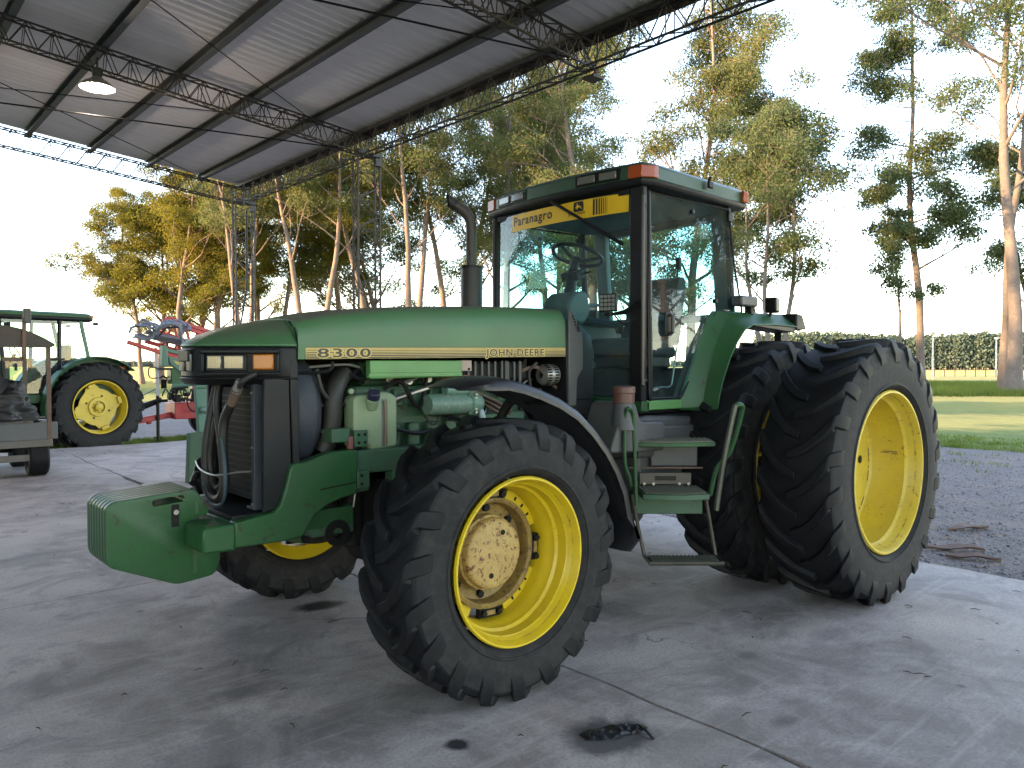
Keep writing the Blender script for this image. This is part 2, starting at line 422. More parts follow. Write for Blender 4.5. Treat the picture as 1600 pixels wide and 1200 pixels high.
def ground_mat():
    mt, n, b = mat_new('field')
    tc = n.nodes.new('ShaderNodeTexCoord'); o = tc.outputs['Object']
    f = noise(n, .25, 8, .65, vec=o); g = noise(n, 3.0, 6, .7, vec=o)
    # mown swaths: bands of cut dry grass, low sunlight painted into their yellow
    dp = n.nodes.new('ShaderNodeVectorMath'); dp.operation = 'DOT_PRODUCT'; n.links.new(o, dp.inputs[0]); dp.inputs[1].default_value = (-.664, -.748, 0)
    h = noise(n, .9, 6, .7, vec=o)
    d = math_(n, 'ADD', dp.outputs['Value'], math_(n, 'ADD', math_(n, 'MULTIPLY', f, 9.0), math_(n, 'MULTIPLY', h, 5.0)))
    r = n.nodes.new('ShaderNodeValToRGB'); e = r.color_ramp.elements
    off = .3
    stops = [(20.5,0),(23.0,.85),(26.5,.8),(28.5,.05),(36.5,.1),(39,1),(46,.9),(49,.05),(84,.0),(96,.9),(150,.8),(165,.2),(230,.25),(260,.7),(300,.6)]
    for i, (dd, val) in enumerate(stops):
        q = e[i] if i < 2 else e.new(.5)
        q.position = (dd+off)/330; q.color = (val, val, val, 1)
    n.links.new(math_(n, 'DIVIDE', d, 330.0), r.inputs[0])
    grass = mix(n, ramp(n, g, .3, .75), (.085,.125,.030), (.16,.19,.055))
    grass = mix(n, math_(n,'MULTIPLY', ramp(n, h, .45, .7), .5), grass, (.20,.19,.075))
    sunlit_straw = mix(n, ramp(n, g, .3, .75), (.56,.35,.08), (.72,.49,.15))
    c = mix(n, math_(n,'MULTIPLY', r.outputs[0], ramp(n, g, .10, .40)), grass, sunlit_straw)
    n.links.new(c, b.inputs['Base Color']); b.inputs['Roughness'].default_value = .9; b.inputs['Specular IOR Level'].default_value = .1
    bump(n, b, g, .6, .08)
    return mt
def gravel_mat():
    mt, n, b = mat_new('gravel')
    tc = n.nodes.new('ShaderNodeTexCoord'); o = tc.outputs['Object']
    vo = n.nodes.new('ShaderNodeTexVoronoi'); vo.inputs['Scale'].default_value = 48; n.links.new(o, vo.inputs['Vector'])
    f = noise(n, 1.1, 7, .65, vec=o); g = noise(n, 14, 6, .7, vec=o)
    c = mix(n, ramp(n, vo.outputs['Color'], .15, .85), (.085,.068,.066), (.235,.192,.186))
    c = mix(n, math_(n,'MULTIPLY', ramp(n, f, .48, .70), .8), c, (.25,.185,.155))
    c = mix(n, math_(n,'MULTIPLY', ramp(n, g, .45, .75), .45), c, (.11,.095,.09))
    n.links.new(c, b.inputs['Base Color']); b.inputs['Roughness'].default_value = .85
    bump(n, b, math_(n,'ADD', vo.outputs['Distance'], math_(n,'MULTIPLY', f, 3)), .9, .03)
    return mt
rng = np.random.default_rng(5); random.seed(5)
# ground: one sheet to the horizon, finer near the yard
def sheet(name, x0, x1, y0, y1, z, mat):
    return setting(MB().add([(x0,y0,z),(x1,y0,z),(x1,y1,z),(x0,y1,z)], [(0,1,2,3)]).build(name, mat, smooth=False))
sheet('field', -1800, 400, -1800, 600, -.135, ground_mat())
GRAV = gravel_mat()
# gravel yard with a ragged edge
def ragged(x0, x1, y0, y1, z, step, amp, edges):
    pts = []
    def run(a, b, n_, on):
        for i in range(n_):
            t = i/n_; p = V(a).lerp(V(b), t)
            if on: p += V((random.uniform(-amp, amp), random.uniform(-amp, amp), 0))
            pts.append((p.x, p.y, z))
    cs = [(x0,y0,0),(x1,y0,0),(x1,y1,0),(x0,y1,0)]
    for i in range(4):
        a, b = cs[i], cs[(i+1)%4]; run(a, b, max(2, int((V(a)-V(b)).length/step)), edges[i])
    return pts
gv = ragged(-12.6, -1.1, -36, 26, -.125, .5, .35, (1,0,1,1))
setting(MB().add(gv, [tuple(range(len(gv)))]).build('gravel_yard', GRAV, smooth=False))
gv = ragged(-1.3, 14, -26, -15.3, -.126, .5, .25, (1,1,1,1))
setting(MB().add(gv, [tuple(range(len(gv)))]).build('gravel_track', GRAV, smooth=False))

# concrete slab: panels with open joints
def jx(y): return 2.455 + .027*y + .018*math.sin(y*2.3) + .010*math.sin(y*7.1+1)
def jy(x): return -2.035 + .012*math.sin(x*3.1) + .008*math.sin(x*9+2)
def jf(x): return -7.25 + .012*math.sin(x*3.7) + .01*math.sin(x*8)
def je(x): return 4.2 + .01*math.sin(x*5)
def je2(x): return -13.2 + .03*math.sin(x*2.1) + .03*math.sin(x*5.3)
def je3(x): return 9.6
def ex(y): return -1.34 + .02*math.sin(y*1.7) + .018*math.sin(y*6.1)
def jx2(y): return 6.6 + .012*math.sin(y*2.9)
def jx3(y): return 14.5
g = .008
slab = MB(); GA = []
XS = [ex, jx, jx2, jx3]; YS = [je2, jf, jy, je, je3]
for i in range(3):
    for j in range(4):
        a, b = XS[i], XS[i+1]; c0, d0 = YS[j], YS[j+1]
        ylo, yhi = c0(0), d0(0); xlo, xhi = a((ylo+yhi)/2), b((ylo+yhi)/2)
        loop = []; N = 60
        for k in range(N): t = k/N; x = xlo+(xhi-xlo)*t; loop.append((x, c0(x)+g+random.uniform(0,.004)))
        for k in range(N): t = k/N; y = ylo+(yhi-ylo)*t; loop.append((b(y)-g-random.uniform(0,.004), y))
        for k in range(N): t = 1-k/N; x = xlo+(xhi-xlo)*t; loop.append((x, d0(x)-g-random.uniform(0,.004)))
        for k in range(N): t = 1-k/N; y = ylo+(yhi-ylo)*t; loop.append((a(y)+g+random.uniform(0,.004), y))
        # square the corners where the four wavy edges meet
        cc = [(a(ylo)+g, c0(xlo)+g), (b(ylo)-g, c0(xhi)+g), (b(yhi)-g, d0(xhi)-g), (a(yhi)+g, d0(xlo)-g)]
        for q, idx in zip(cc, (0, N, 2*N, 3*N)): loop[idx] = q
        cl = [(min(max(x, cc[0][0]-.05, ), cc[1][0]+.08), y) for x, y in loop]
        slab.prism(cl, 'z', -.16, 0)
setting(slab.build('concrete_slab', CONC, smooth=False, fix=True))
sheet('slab_bed', -1.2, 14.4, -13.1, 9.5, -.035, plain('joint_dirt', (.022,.018,.015), .95))

# grass along the slab and across the yard edge
def blades(centres, n_, spread, h, wdt, seed):
    r = np.random.default_rng(seed)
    idx = r.integers(0, len(centres), n_)
    c = np.asarray(centres, float)[idx] + np.c_[r.normal(0, spread, (n_, 2)), np.zeros(n_)]
    hh = h * r.uniform(.4, 1.2, n_); th = r.uniform(0, 2*PI, n_); ln = r.normal(0, .35, (n_, 2))
    a = np.c_[np.cos(th), np.sin(th), np.zeros(n_)] * (wdt/2)
    top = c + np.c_[ln*hh[:, None], hh]
    v = np.stack([c-a, c+a, top+a*.25, top-a*.25], 1)
    return v.reshape(-1, 3), np.arange(n_*4).reshape(-1, 4)
def leaf_mat(name, c0, c1, c2, trans=.4, scale=.35):
    mt, n, b = mat_new(name); out = n.nodes['Material Output']; n.nodes.remove(b)
    ge = n.nodes.new('ShaderNodeNewGeometry')
    col = mix(n, ramp(n, noise(n, scale, 3, .6, vec=ge.outputs['Position']), .36, .64), c0, c1)
    col = mix(n, math_(n,'MULTIPLY', ge.outputs['Random Per Island'], .5), col, c2)
    d = n.nodes.new('ShaderNodeBsdfDiffuse'); n.links.new(col, d.inputs[0])
    t = n.nodes.new('ShaderNodeBsdfTranslucent'); n.links.new(col, t.inputs[0])
    x = n.nodes.new('ShaderNodeMixShader'); x.inputs[0].default_value = trans
    n.links.new(d.outputs[0], x.inputs[1]); n.links.new(t.outputs[0], x.inputs[2]); n.links.new(x.outputs[0], out.inputs[0])
    return mt
GRASS = leaf_mat('grass_blades', (.075,.125,.025), (.14,.19,.04), (.20,.20,.06), .4, 1.5)
cen = [(x, -13.35-random.random()**1.5*1.9, -.13) for x in np.arange(-4, 6, .02)]
v, q = blades(cen, 26000, .06, .10, .012, 1)
tag(np_mesh('grass', v, q, GRASS), 'short green grass strip along the far edge of the slab', 'grass', kind='stuff')
cen = []
for k in range(45):
    x, y = random.uniform(-12.5, -7.5), random.uniform(-8, 3); cen += [(x+random.gauss(0,.35), y+random.gauss(0,.5), -.13) for _ in range(6)]
cen += [(-12.6-random.random()**1.5*3, random.uniform(-36, 8), -.13) for _ in range(4000)]
v, q = blades(cen, 42000, .09, .075, .016, 2)
tag(np_mesh('grass', v, q, GRASS), 'green grass growing in tufts at the edge of the gravel yard', 'grass', kind='stuff')
# tall rough grass under the right-hand trees
cen = []
for k in range(2600):
    D = random.uniform(44, 72); u = random.uniform(1330, 1800)
    p = gp(u, D, -.13); cen.append(tuple(p))
v, q = blades(cen, 46000, .45, .42, .03, 3)
tag(np_mesh('grass', v, q, GRASS), 'tall rough green grass in the field below the tall gum trees', 'grass', kind='stuff')

# stones on the gravel
def rocks(n_, fx, fy, smin, smax, seed):
    r = np.random.default_rng(seed); vs = []; qs = []
    base = np.array([(-1,-1,-.6),(1,-1,-.6),(1,1,-.6),(-1,1,-.6),(-.6,-.6,.7),(.6,-.6,.7),(.6,.6,.7),(-.6,.6,.7)], float)
    fq = np.array([(0,3,2,1),(4,5,6,7),(0,1,5,4),(1,2,6,5),(2,3,7,6),(3,0,4,7)])
    for i in range(n_):
        s = r.uniform(smin, smax)*r.uniform(.5,1); p = base*s*r.uniform(.6,1.3,3) + r.normal(0, s*.18, (8,3))
        th = r.uniform(0, 6.3); R = np.array([[math.cos(th),-math.sin(th),0],[math.sin(th),math.cos(th),0],[0,0,1]])
        vs.append(p@R.T + (fx(r), fy(r), -.125+s*.3)); qs.append(fq + 8*i)
    return np.concatenate(vs), np.concatenate(qs)
v, q = rocks(9000, lambda r: -1.45-10*r.random()**1.6, lambda r: r.uniform(-6, 4.5), .005, .020, 4)
tag(np_mesh('gravel_stones', v, q, worn('stones', (.20,.17,.165), .8, (.12,.10,.09), .7, 3)), 'loose grey gravel stones beside the slab', 'gravel', kind='stuff')
# fallen leaves and twigs
def litter(spots, seed, lmax=.12, z=.004):
    r = random.Random(seed); mb = MB()
    for (x, y) in spots:
        th = r.uniform(0, PI); L = r.uniform(.02, lmax); d = V((math.cos(th), math.sin(th), 0)); s = V((-d.y, d.x, 0))
        mb.tube([V((x,y,z)), V((x,y,z+.006)) + d*L*.5 + s*L*.1*r.uniform(-1,1), V((x,y,z)) + d*L], [.002,.003,.0015], 4)
    return mb
lit = [(random.uniform(-1.2, 4.8), random.uniform(-1, 3.2)) for _ in range(60)] + [(random.uniform(0, 4.5), random.uniform(-12, -3)) for _ in range(60)]
tag(litter(lit, 3, .07).build('litter', plain('dry_twigs', (.035,.025,.018), .9)), 'scattered dark twigs and dry leaves on the concrete', 'litter', kind='stuff')
lit2 = [(-1.5-random.random()**1.4*6, random.uniform(-3.5, 4)) for _ in range(420)]
tag(litter(lit2, 4, .26, -.115).build('litter', plain('bark_bits', (.30,.20,.13), .9)), 'pale dry sticks and bark bits on the gravel', 'litter', kind='stuff')
BARKS = worn('bark_strip', (.20,.125,.095), .8, (.12,.07,.06), .6, 9)
for k, (u, v_, L, a, lab) in enumerate([(1492, 858, .55, 2.35, 'long curled brown bark strip on the gravel near the slab'), (1520, 872, .45, 2.1, 'short dull brown bark strip lying closest to the slab edge'), (1513, 826, .5, 2.6, 'thin brown bark strip farther out on the gravel')]):
    p = px(u, v_, 'z', -.11); secs = []
    for i in range(9):
        t = i/8 - .5; c = p + V((math.cos(a), math.sin(a), 0))*t*L + V((0,0,.012*(1-4*t*t)+.01*math.sin(t*9+k))); wd = .075*(1-4*t*t)
        wd = max(.01, wd); s = V((-math.sin(a), math.cos(a), 0))
        secs.append([c - s*wd + V((0,0,.018)), c - s*wd*.4, c + s*wd*.4, c + s*wd + V((0,0,.022)), c + s*wd*.4 + V((0,0,-.006)), c - s*wd*.4 + V((0,0,-.006))])
    tag(MB().loft(secs).build('bark_strip', BARKS), lab, 'bark', 'fallen bark strips on the gravel')

# far pine plantation: a dense wall of crowns and stems, far beyond the field
def wood(name, u0, u1, d0, d1, h, n_, seed, label, col, leafsz):
    r = np.random.default_rng(seed); pos = []
    st = []
    for i in range(n_):
        D = d0 + (d1-d0)*r.random()**1.5; u = r.uniform(u0, u1); p = gp(u, D, -.13); hh = h*(r.uniform(.84, 1.06) + .05*math.sin(u*.021))
        for k in range(72):
            z = hh*(1 - r.random()**1.15*.93); rad = h*.24*(1.15 - .75*(z/hh)); th = r.uniform(0, 6.3)
            pos.append((p.x+rad*math.cos(th)*r.random(), p.y+rad*math.sin(th)*r.random(), z))
        st.append((p.x, p.y, hh*.6))
    pos = np.array(pos); N = len(pos)
    a = r.normal(size=(N,3)); a /= np.linalg.norm(a,axis=1)[:,None]; b2 = r.normal(size=(N,3)); b2 -= a*(a*b2).sum(1)[:,None]; b2 /= np.linalg.norm(b2,axis=1)[:,None]
    sz = leafsz*r.uniform(.5,1.1,N)[:,None]
    v = np.stack([pos-a*sz-b2*sz*.6, pos+a*sz-b2*sz*.5, pos+a*sz*.8+b2*sz*.6, pos-a*sz*.8+b2*sz*.5],1).reshape(-1,3)
    o = np_mesh(name, v, np.arange(N*4).reshape(-1,4), col)
    tag(o, label, 'wood', kind='stuff')
    mb = MB()
    for (x,y,z) in st[:900]: mb.tube([(x,y,-.2),(x,y,z)], .22, 5)
    tr = mb.build('trunks', worn('far_trunks', (.07,.07,.065), .9), None, smooth=False); tr.parent = o; tr['kind'] = 'stuff'
PINE = leaf_mat('far_pines', (.080,.118,.090), (.105,.145,.110), (.12,.155,.125), .3, .05)
wood('pine_wood', 1180, 2100, 300, 350, 13.8, 3000, 8, 'dark green straight pine plantation across the field at right', PINE, .55)
HAZYW = leaf_mat('hazy_far_leaves', (.14,.16,.13), (.18,.19,.16), (.2,.2,.17), .2, .02)  # paler leaf colour with the distance haze put in
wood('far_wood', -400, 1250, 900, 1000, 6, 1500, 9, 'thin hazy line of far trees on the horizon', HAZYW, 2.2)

# pale posts in the field
for (u, base, D, h, lab) in [(1457, 590, 104, 5.9, 'pale post with a wide lamp head left of the thick gum trunk'), (1556, 586, 128, 6.0, 'slimmer pale post just left of the thick trunk')]:
    p = gp(u, D, -.13)
    t = thing('lamp_post', lab, 'post', p, 'pale posts out in the field')
    MB().tube([(0,0,0),(0,0,h)], [.13,.09], 8).build('post', WHITEP, t)
    MB().lathe([(0,.08),(.25,.32),(.5,.34),(.55,.05)], (0,0,h-.1), (0,0,1), 10).build('lamp_head', WHITEP, t)
# low wire fence out in the field
ft = thing('wire_fence', 'thin wire fence with short wooden posts far across the field', 'fence')
fp = [gp(u, 118+8*math.sin(u*.01), -.13) for u in range(1300, 1800, 16)]
for p in fp: MB().tube([p, p+V((0,0,1.2))], .07, 5).build('fence_post', RUSTY, ft)
wire = MB()
for hh in (.45, .8, 1.1): wire.tube([p+V((0,0,hh)) for p in fp], .012, 4)
wire.build('wire', GALV, ft)

# ------------------------------------------------------------------ gum trees
BARKG = worn('grey_gum_bark', (.15,.125,.112), .9, (.075,.06,.052), .8, 1.6, spots=(.24,.20,.178), spot_amt=.14, bmp=.4)
BARK = worn('gum_bark', (.20,.145,.115), .85, (.10,.07,.055), .75, 1.3, spots=(.31,.24,.19), spot_amt=.12, bmp=.3)
LEAFSUN = leaf_mat('sunlit_gum_leaves', (.085,.115,.030), (.20,.185,.038), (.27,.22,.035), .55, .30)  # golden low sunlight put into this leaf colour
LEAFB = leaf_mat('olive_gum_leaves', (.095,.125,.052), (.155,.175,.075), (.17,.18,.065), .55, .25)
LEAFD = leaf_mat('dark_gum_leaves', (.060,.100,.052), (.110,.145,.066), (.14,.155,.065), .55, .3)
def gen_tree(seed, H, crown0, spread, stems=1, r0=.30, lean=(0,0), nl=16, clump=(.8,1.5), lpc=200, leaf=(.23,.046), up=.75, fork=.35, dens=1.0, droop=.55, tilt_=.16):
    R = random.Random(seed); r = np.random.default_rng(seed); wood_ = MB(); cl = []
    def limb(p, d, L, rad, lev):
        pts = [p]; n_ = 5 if lev < 2 else 4; q = p.copy(); dd = d.copy()
        for i in range(n_):
            dd = (dd + V((R.gauss(0,.16), R.gauss(0,.16), R.gauss(.05,.12)))).normalized()
            q = q + dd*(L/n_); pts.append(q.copy())
        wood_.tube(pts, [rad*(1-.72*i/n_) for i in range(n_+1)], 6 if lev < 2 else 4, cap=False)
        if lev < 2:
            for k in range(R.randint(3, 4) if lev == 0 else R.randint(2, 3)):
                t = R.uniform(.4, 1); i = min(int(t*n_), n_-1); a = pts[i].lerp(pts[i+1], t*n_-i)
                az = R.uniform(0, 2*PI); s = V((math.cos(az), math.sin(az), R.uniform(-.1,.75)))
                limb(a, (dd*.75 + s*.8).normalized(), L*R.uniform(.35,.55), rad*.42, lev+1)
            cl.append((pts[-1], R.uniform(*clump)))
        else:
            cl.append((pts[-1], R.uniform(*clump)))
            if R.random() < .6: cl.append((pts[-2] + V((R.gauss(0,.3), R.gauss(0,.3), R.gauss(0,.2))), R.uniform(*clump)*.8))
    for sidx in range(stems):
        az = R.uniform(0, 2*PI); off = V((math.cos(az), math.sin(az), 0))*(0 if stems == 1 else .35)
        tilt = V((lean[0] + (0 if stems == 1 else math.cos(az)*tilt_), lean[1] + (0 if stems == 1 else math.sin(az)*tilt_), 1)).normalized()
        hh = H*R.uniform(.82, 1) if sidx else H
        pts = []; q = off.copy(); n_ = 14; dd = tilt.copy()
        for i in range(n_+1):
            pts.append(q.copy()); dd = (dd + V((R.gauss(0,.045), R.gauss(0,.045), .02))).normalized(); q = q + dd*(hh/n_)
        rs = [r0*(1.35 if i == 0 else 1)*(1-.86*(i/n_)**.9) for i in range(n_+1)]
        wood_.tube(pts, rs, 10, cap=False)
        for k in range(nl):
            t = crown0 + (1-crown0)*((k+R.random())/nl)**.9; t = min(t, .985)
            i = min(int(t*n_), n_-1); a = pts[i].lerp(pts[i+1], t*n_-i)
            az2 = R.uniform(0, 2*PI); prof = math.sin(PI*min(1, .22 + .78*((t-crown0)/(1-crown0+1e-6))**.8))**.7
            L = spread*(.45+.75*prof)*R.uniform(.7,1.2)
            limb(a, V((math.cos(az2), math.sin(az2), up*R.uniform(.4,1.5))).normalized(), L, max(.035, rs[i]*R.uniform(.3,.5)), 0)
        cl.append((pts[-1], clump[1]))
    # leaves: drooping narrow quads in uneven clumps
    for c, rad in cl:
        for k in range(3):
            e = V((R.gauss(0,1), R.gauss(0,1), R.gauss(.1,.6))); e = e.normalized()*rad*R.uniform(.6,.95)
            wood_.tube([c, c + e*.55 + V((0,0,.06)), c + e], [.016,.011,.005], 3, cap=False)
    P = []; 
    for c, rad in cl:
        k = int(lpc*dens*R.uniform(.5, 1.25)*(rad/clump[1])**1.5)
        if k < 3: continue
        g_ = r.normal(size=(k,3)); g_ /= np.linalg.norm(g_,axis=1)[:,None]
        g_ *= (r.random((k,1))**.45)*rad*np.array([1.0,1.0,.62])*r.uniform(.75,1.25,3)
        P.append(np.array(c) + g_)
    P = np.concatenate(P); N = len(P)
    d = r.normal(size=(N,3)); d[:,2] = -np.abs(d[:,2])*droop*1.6 - .2; d /= np.linalg.norm(d,axis=1)[:,None]
    s = r.normal(size=(N,3)); s -= d*(d*s).sum(1)[:,None]; s /= np.linalg.norm(s,axis=1)[:,None]
    L = leaf[0]*r.uniform(.6,1.3,N)[:,None]; W = leaf[1]*r.uniform(.7,1.4,N)[:,None]
    v = np.stack([P, P+d*L*.5+s*W, P+d*L, P+d*L*.5-s*W],1).reshape(-1,3)
    return wood_, v, np.arange(N*4).reshape(-1,4)
PROTO = {}
def tree(kind, u, D, scale, rot, label, leafm, **kw):
    key = (kind,)
    root = thing('gum_tree', label, 'tree', gp(u, D, -.14), 'gum trees beyond the yard')
    root.rotation_euler = (0,0,rot); root.scale = (scale,)*3
    if key not in PROTO:
        wd, v, q = gen_tree(**kw)
        PROTO[key] = (wd.build('trunk', BARKG if leafm is LEAFD else BARK, root, angle=80, fix=False), np_mesh('crown', v, q, leafm, root))
    else:
        for src in PROTO[key]:
            c = src.copy(); C.objects.link(c); c.parent = root
            if src.data.materials[0] != leafm and src.name.startswith('crown'):
                c.material_slots[0].link = 'OBJECT'; c.material_slots[0].material = leafm
    return root
KB = dict(seed=11, H=17.5, crown0=.16, spread=5.8, stems=2, r0=.34, nl=19, up=.45, dens=1.15)
KT = dict(seed=22, H=27, crown0=.40, spread=4.2, stems=1, r0=.34, nl=20, up=.9, dens=1.0)
KO = dict(seed=33, H=26, crown0=.40, spread=5.4, stems=2, r0=.34, nl=13, up=1.0, dens=1.0)
KM = dict(seed=44, H=30, crown0=.20, spread=5.6, stems=1, r0=.42, nl=27, up=.8, dens=1.0)
KF = dict(seed=55, H=18, crown0=.30, spread=4.4, stems=3, r0=.24, nl=11, up=.95, dens=.8)
KS = dict(seed=66, H=30, crown0=.26, spread=2.9, stems=1, r0=.30, nl=24, up=.35, dens=1.0, clump=(.7,1.4))
KP = dict(seed=77, H=15.5, crown0=.28, spread=2.6, stems=1, r0=.15, nl=14, up=.4, dens=.6, clump=(.5,1.0))
KG = dict(seed=88, H=33, crown0=.34, spread=6.0, stems=1, r0=.44, nl=15, up=1.0, dens=.9, lean=(.040,-.035))
KH = dict(seed=91, H=31, crown0=.38, spread=6.0, stems=1, r0=.30, nl=13, up=1.0, dens=.9, lean=(.05,-.05))
for (k, kw, u, D, sc, rot, lf, lab) in [
    ('mass', KM, 222, 74, .58, 2.4, LEAFSUN, 'small leafy gum tree at the far left end of the row'),
    ('mass', KM, 275, 70, .78, .4, LEAFSUN, 'leafy gum tree with a golden crown, second from the far left end of the row'),
    ('broad', KB, 248, 76, .98, 1.1, LEAFSUN, 'low spreading gum tree between the two small crowns at the far left'),
    ('mass', KM, 345, 76, .84, 3.6, LEAFSUN, 'golden leafy gum tree just left of the corner post'),
    ('broad', KB, 318, 80, 1.02, 4.4, LEAFSUN, 'bushy gum tree behind the red sprayer'),
    ('tall', KT, 335, 74, .82, 1.0, LEAFSUN, 'slim gum tree whose trunk stands between the red sprayer and the corner post'),
    ('open', KO, 384, 63, .88, .3, LEAFB, 'thick pale gum trunk directly behind the lattice corner post'),
    ('tall', KT, 440, 78, .92, 2.2, LEAFB, 'slender gum tree set back between the two lattice posts'),
    ('open', KO, 497, 62, .95, 1.9, LEAFB, 'forked gum tree with pale stems midway between the two lattice posts'),
    ('tall', KT, 572, 66, .98, 4.0, LEAFSUN, 'gum tree behind the second lattice post'),
    ('open', KO, 645, 62, .98, 3.4, LEAFB, 'gum tree with a cluster of stems between lattice post and exhaust pipe'),
    ('tall', KT, 700, 70, 1.06, 5.1, LEAFB, 'gum tree rising just left of the exhaust pipe'),
    ('mass', KM, 405, 88, .95, 1.4, LEAFSUN, 'leafy gum tree set far back left of the corner post, over the roof edge'),
    ('mass', KM, 535, 84, 1.0, 3.3, LEAFSUN, 'leafy gum tree set far back just left of the second lattice post'),
    ('broad', KB, 610, 86, 1.35, 2.0, LEAFB, 'rounded gum tree set far back just right of the second lattice post'),
    ('mass', KM, 725, 82, 1.08, 5.6, LEAFB, 'leafy gum tree set far back above the exhaust pipe'),
    ('mass', KM, 875, 88, 1.25, 3.9, LEAFB, 'very tall gum tree at the back above the windscreen banner'),
    ('mass', KM, 790, 66, .98, .7, LEAFB, 'dense gum tree above the left edge of the cab'),
    ('tall', KT, 850, 74, 1.12, 2.9, LEAFB, 'tall gum tree set back above the windscreen'),
    ('mass', KM, 935, 62, 1.02, 2.5, LEAFB, 'dense tall gum tree above the middle of the cab roof'),
    ('broad', KB, 1010, 60, .95, 1.2, LEAFB, 'low leafy gum tree seen just over the cab roof'),
    ('mass', KM, 1075, 60, .97, 4.4, LEAFB, 'tallest leafy gum tree above the right end of the cab roof'),
    ('tall', KT, 1120, 66, .92, .2, LEAFD, 'gum tree set back at the right edge of the big leafy mass'),
    ('fan', KF, 1206, 50, .93, 2.1, LEAFD, 'fan-shaped gum tree with leaning stems right of the cab'),
    ('pole', KP, 1405, 58, 1.0, .5, LEAFD, 'thin sparse young gum tree left of the tall slender one'),
    ('slim', KS, 1438, 60, 1.12, 1.0, LEAFD, 'tall slender gum tree with a straight bare trunk beyond the rear wheels'),
    ('giant', KG, 1583, 47, 1.0, 0, LEAFD, 'huge gum tree with the thickest trunk, at the right edge'),
    ('leaner', KH, 1568, 50, 1.0, 0, LEAFD, 'gum tree just behind the thickest trunk, its stem leaning left'),
    ('fan', KF, 1640, 62, 1.1, .4, LEAFD, 'gum tree beyond the thick trunk at the far right edge'),
    ]:
    tree(k, u, D, sc, rot, lab, lf, **kw)
# an added, unseen windbreak at left keeps the low sun off the yard and the shed; a few more gums stand off to the right
rr_ = random.Random(9)
QD = V((SUN_DIR.y, -SUN_DIR.x, 0))
rows = [('left', CAM + SUN_DIR*(60 + 7*(i % 4)) + QD*(-10 + 1.75*i)) for i in range(40)]
rows += [('right', V((-36 - rr_.uniform(0, 22), 20 + 5.5*i, 0))) for i in range(7)]
for i, (side_, p) in enumerate(rows):
    k = 'broad' if i % 4 == 3 else 'mass'; sc = rr_.uniform(.85,1.0)*(1.3 if k == 'broad' else .9)
    t = thing('gum_tree', 'unseen gum tree added beyond the left edge of the view to block the low sun' if side_ == 'left' else 'gum tree of the row beyond the right edge of the view', 'tree', (p.x, p.y, -.14), 'gum trees outside the view at ' + side_)
    t.rotation_euler = (0,0,rr_.uniform(0, 6.28)); t.scale = (sc,)*3
    for src in PROTO[(k,)]:
        c = src.copy(); C.objects.link(c); c.parent = t
# an added barn to the left, out of view, put in so its shade covers the yard
bo_ = CAM + SUN_DIR*30; bo_.z = -.14
BN = thing('shade_barn', 'long grey corrugated barn added unseen beyond the left edge of the view to block the sun', 'shade_barn', bo_)
BN.rotation_euler = (0, 0, math.atan2(QD.y, QD.x))
BW = worn('barn_sheet', (.34,.34,.34), .6, (.2,.17,.14), .5, .6)
MB().prism([(-6.5,0),(-6.5,8.0),(0,10.0),(6.5,8.0),(6.5,0)], 'x', -20, 34).build('walls', BW, BN)
for sg in (1,-1): MB().prism([(sg*7.0,7.75),(sg*7.0,7.9),(0,10.15),(0,10.03)], 'x', -20.5, 34.5).build('roof', GALV, BN)
for x in (-12, 2, 16, 28): MB().box(x-2.4, x+2.4, 6.51, 6.58, 0, 4.6).build('sliding_door', worn('barn_door', (.16,.2,.18), .6, (.1,.09,.08), .5, 2), BN)
print('leaf quads', {k: len(p[1].data.polygons) for k, p in PROTO.items()})
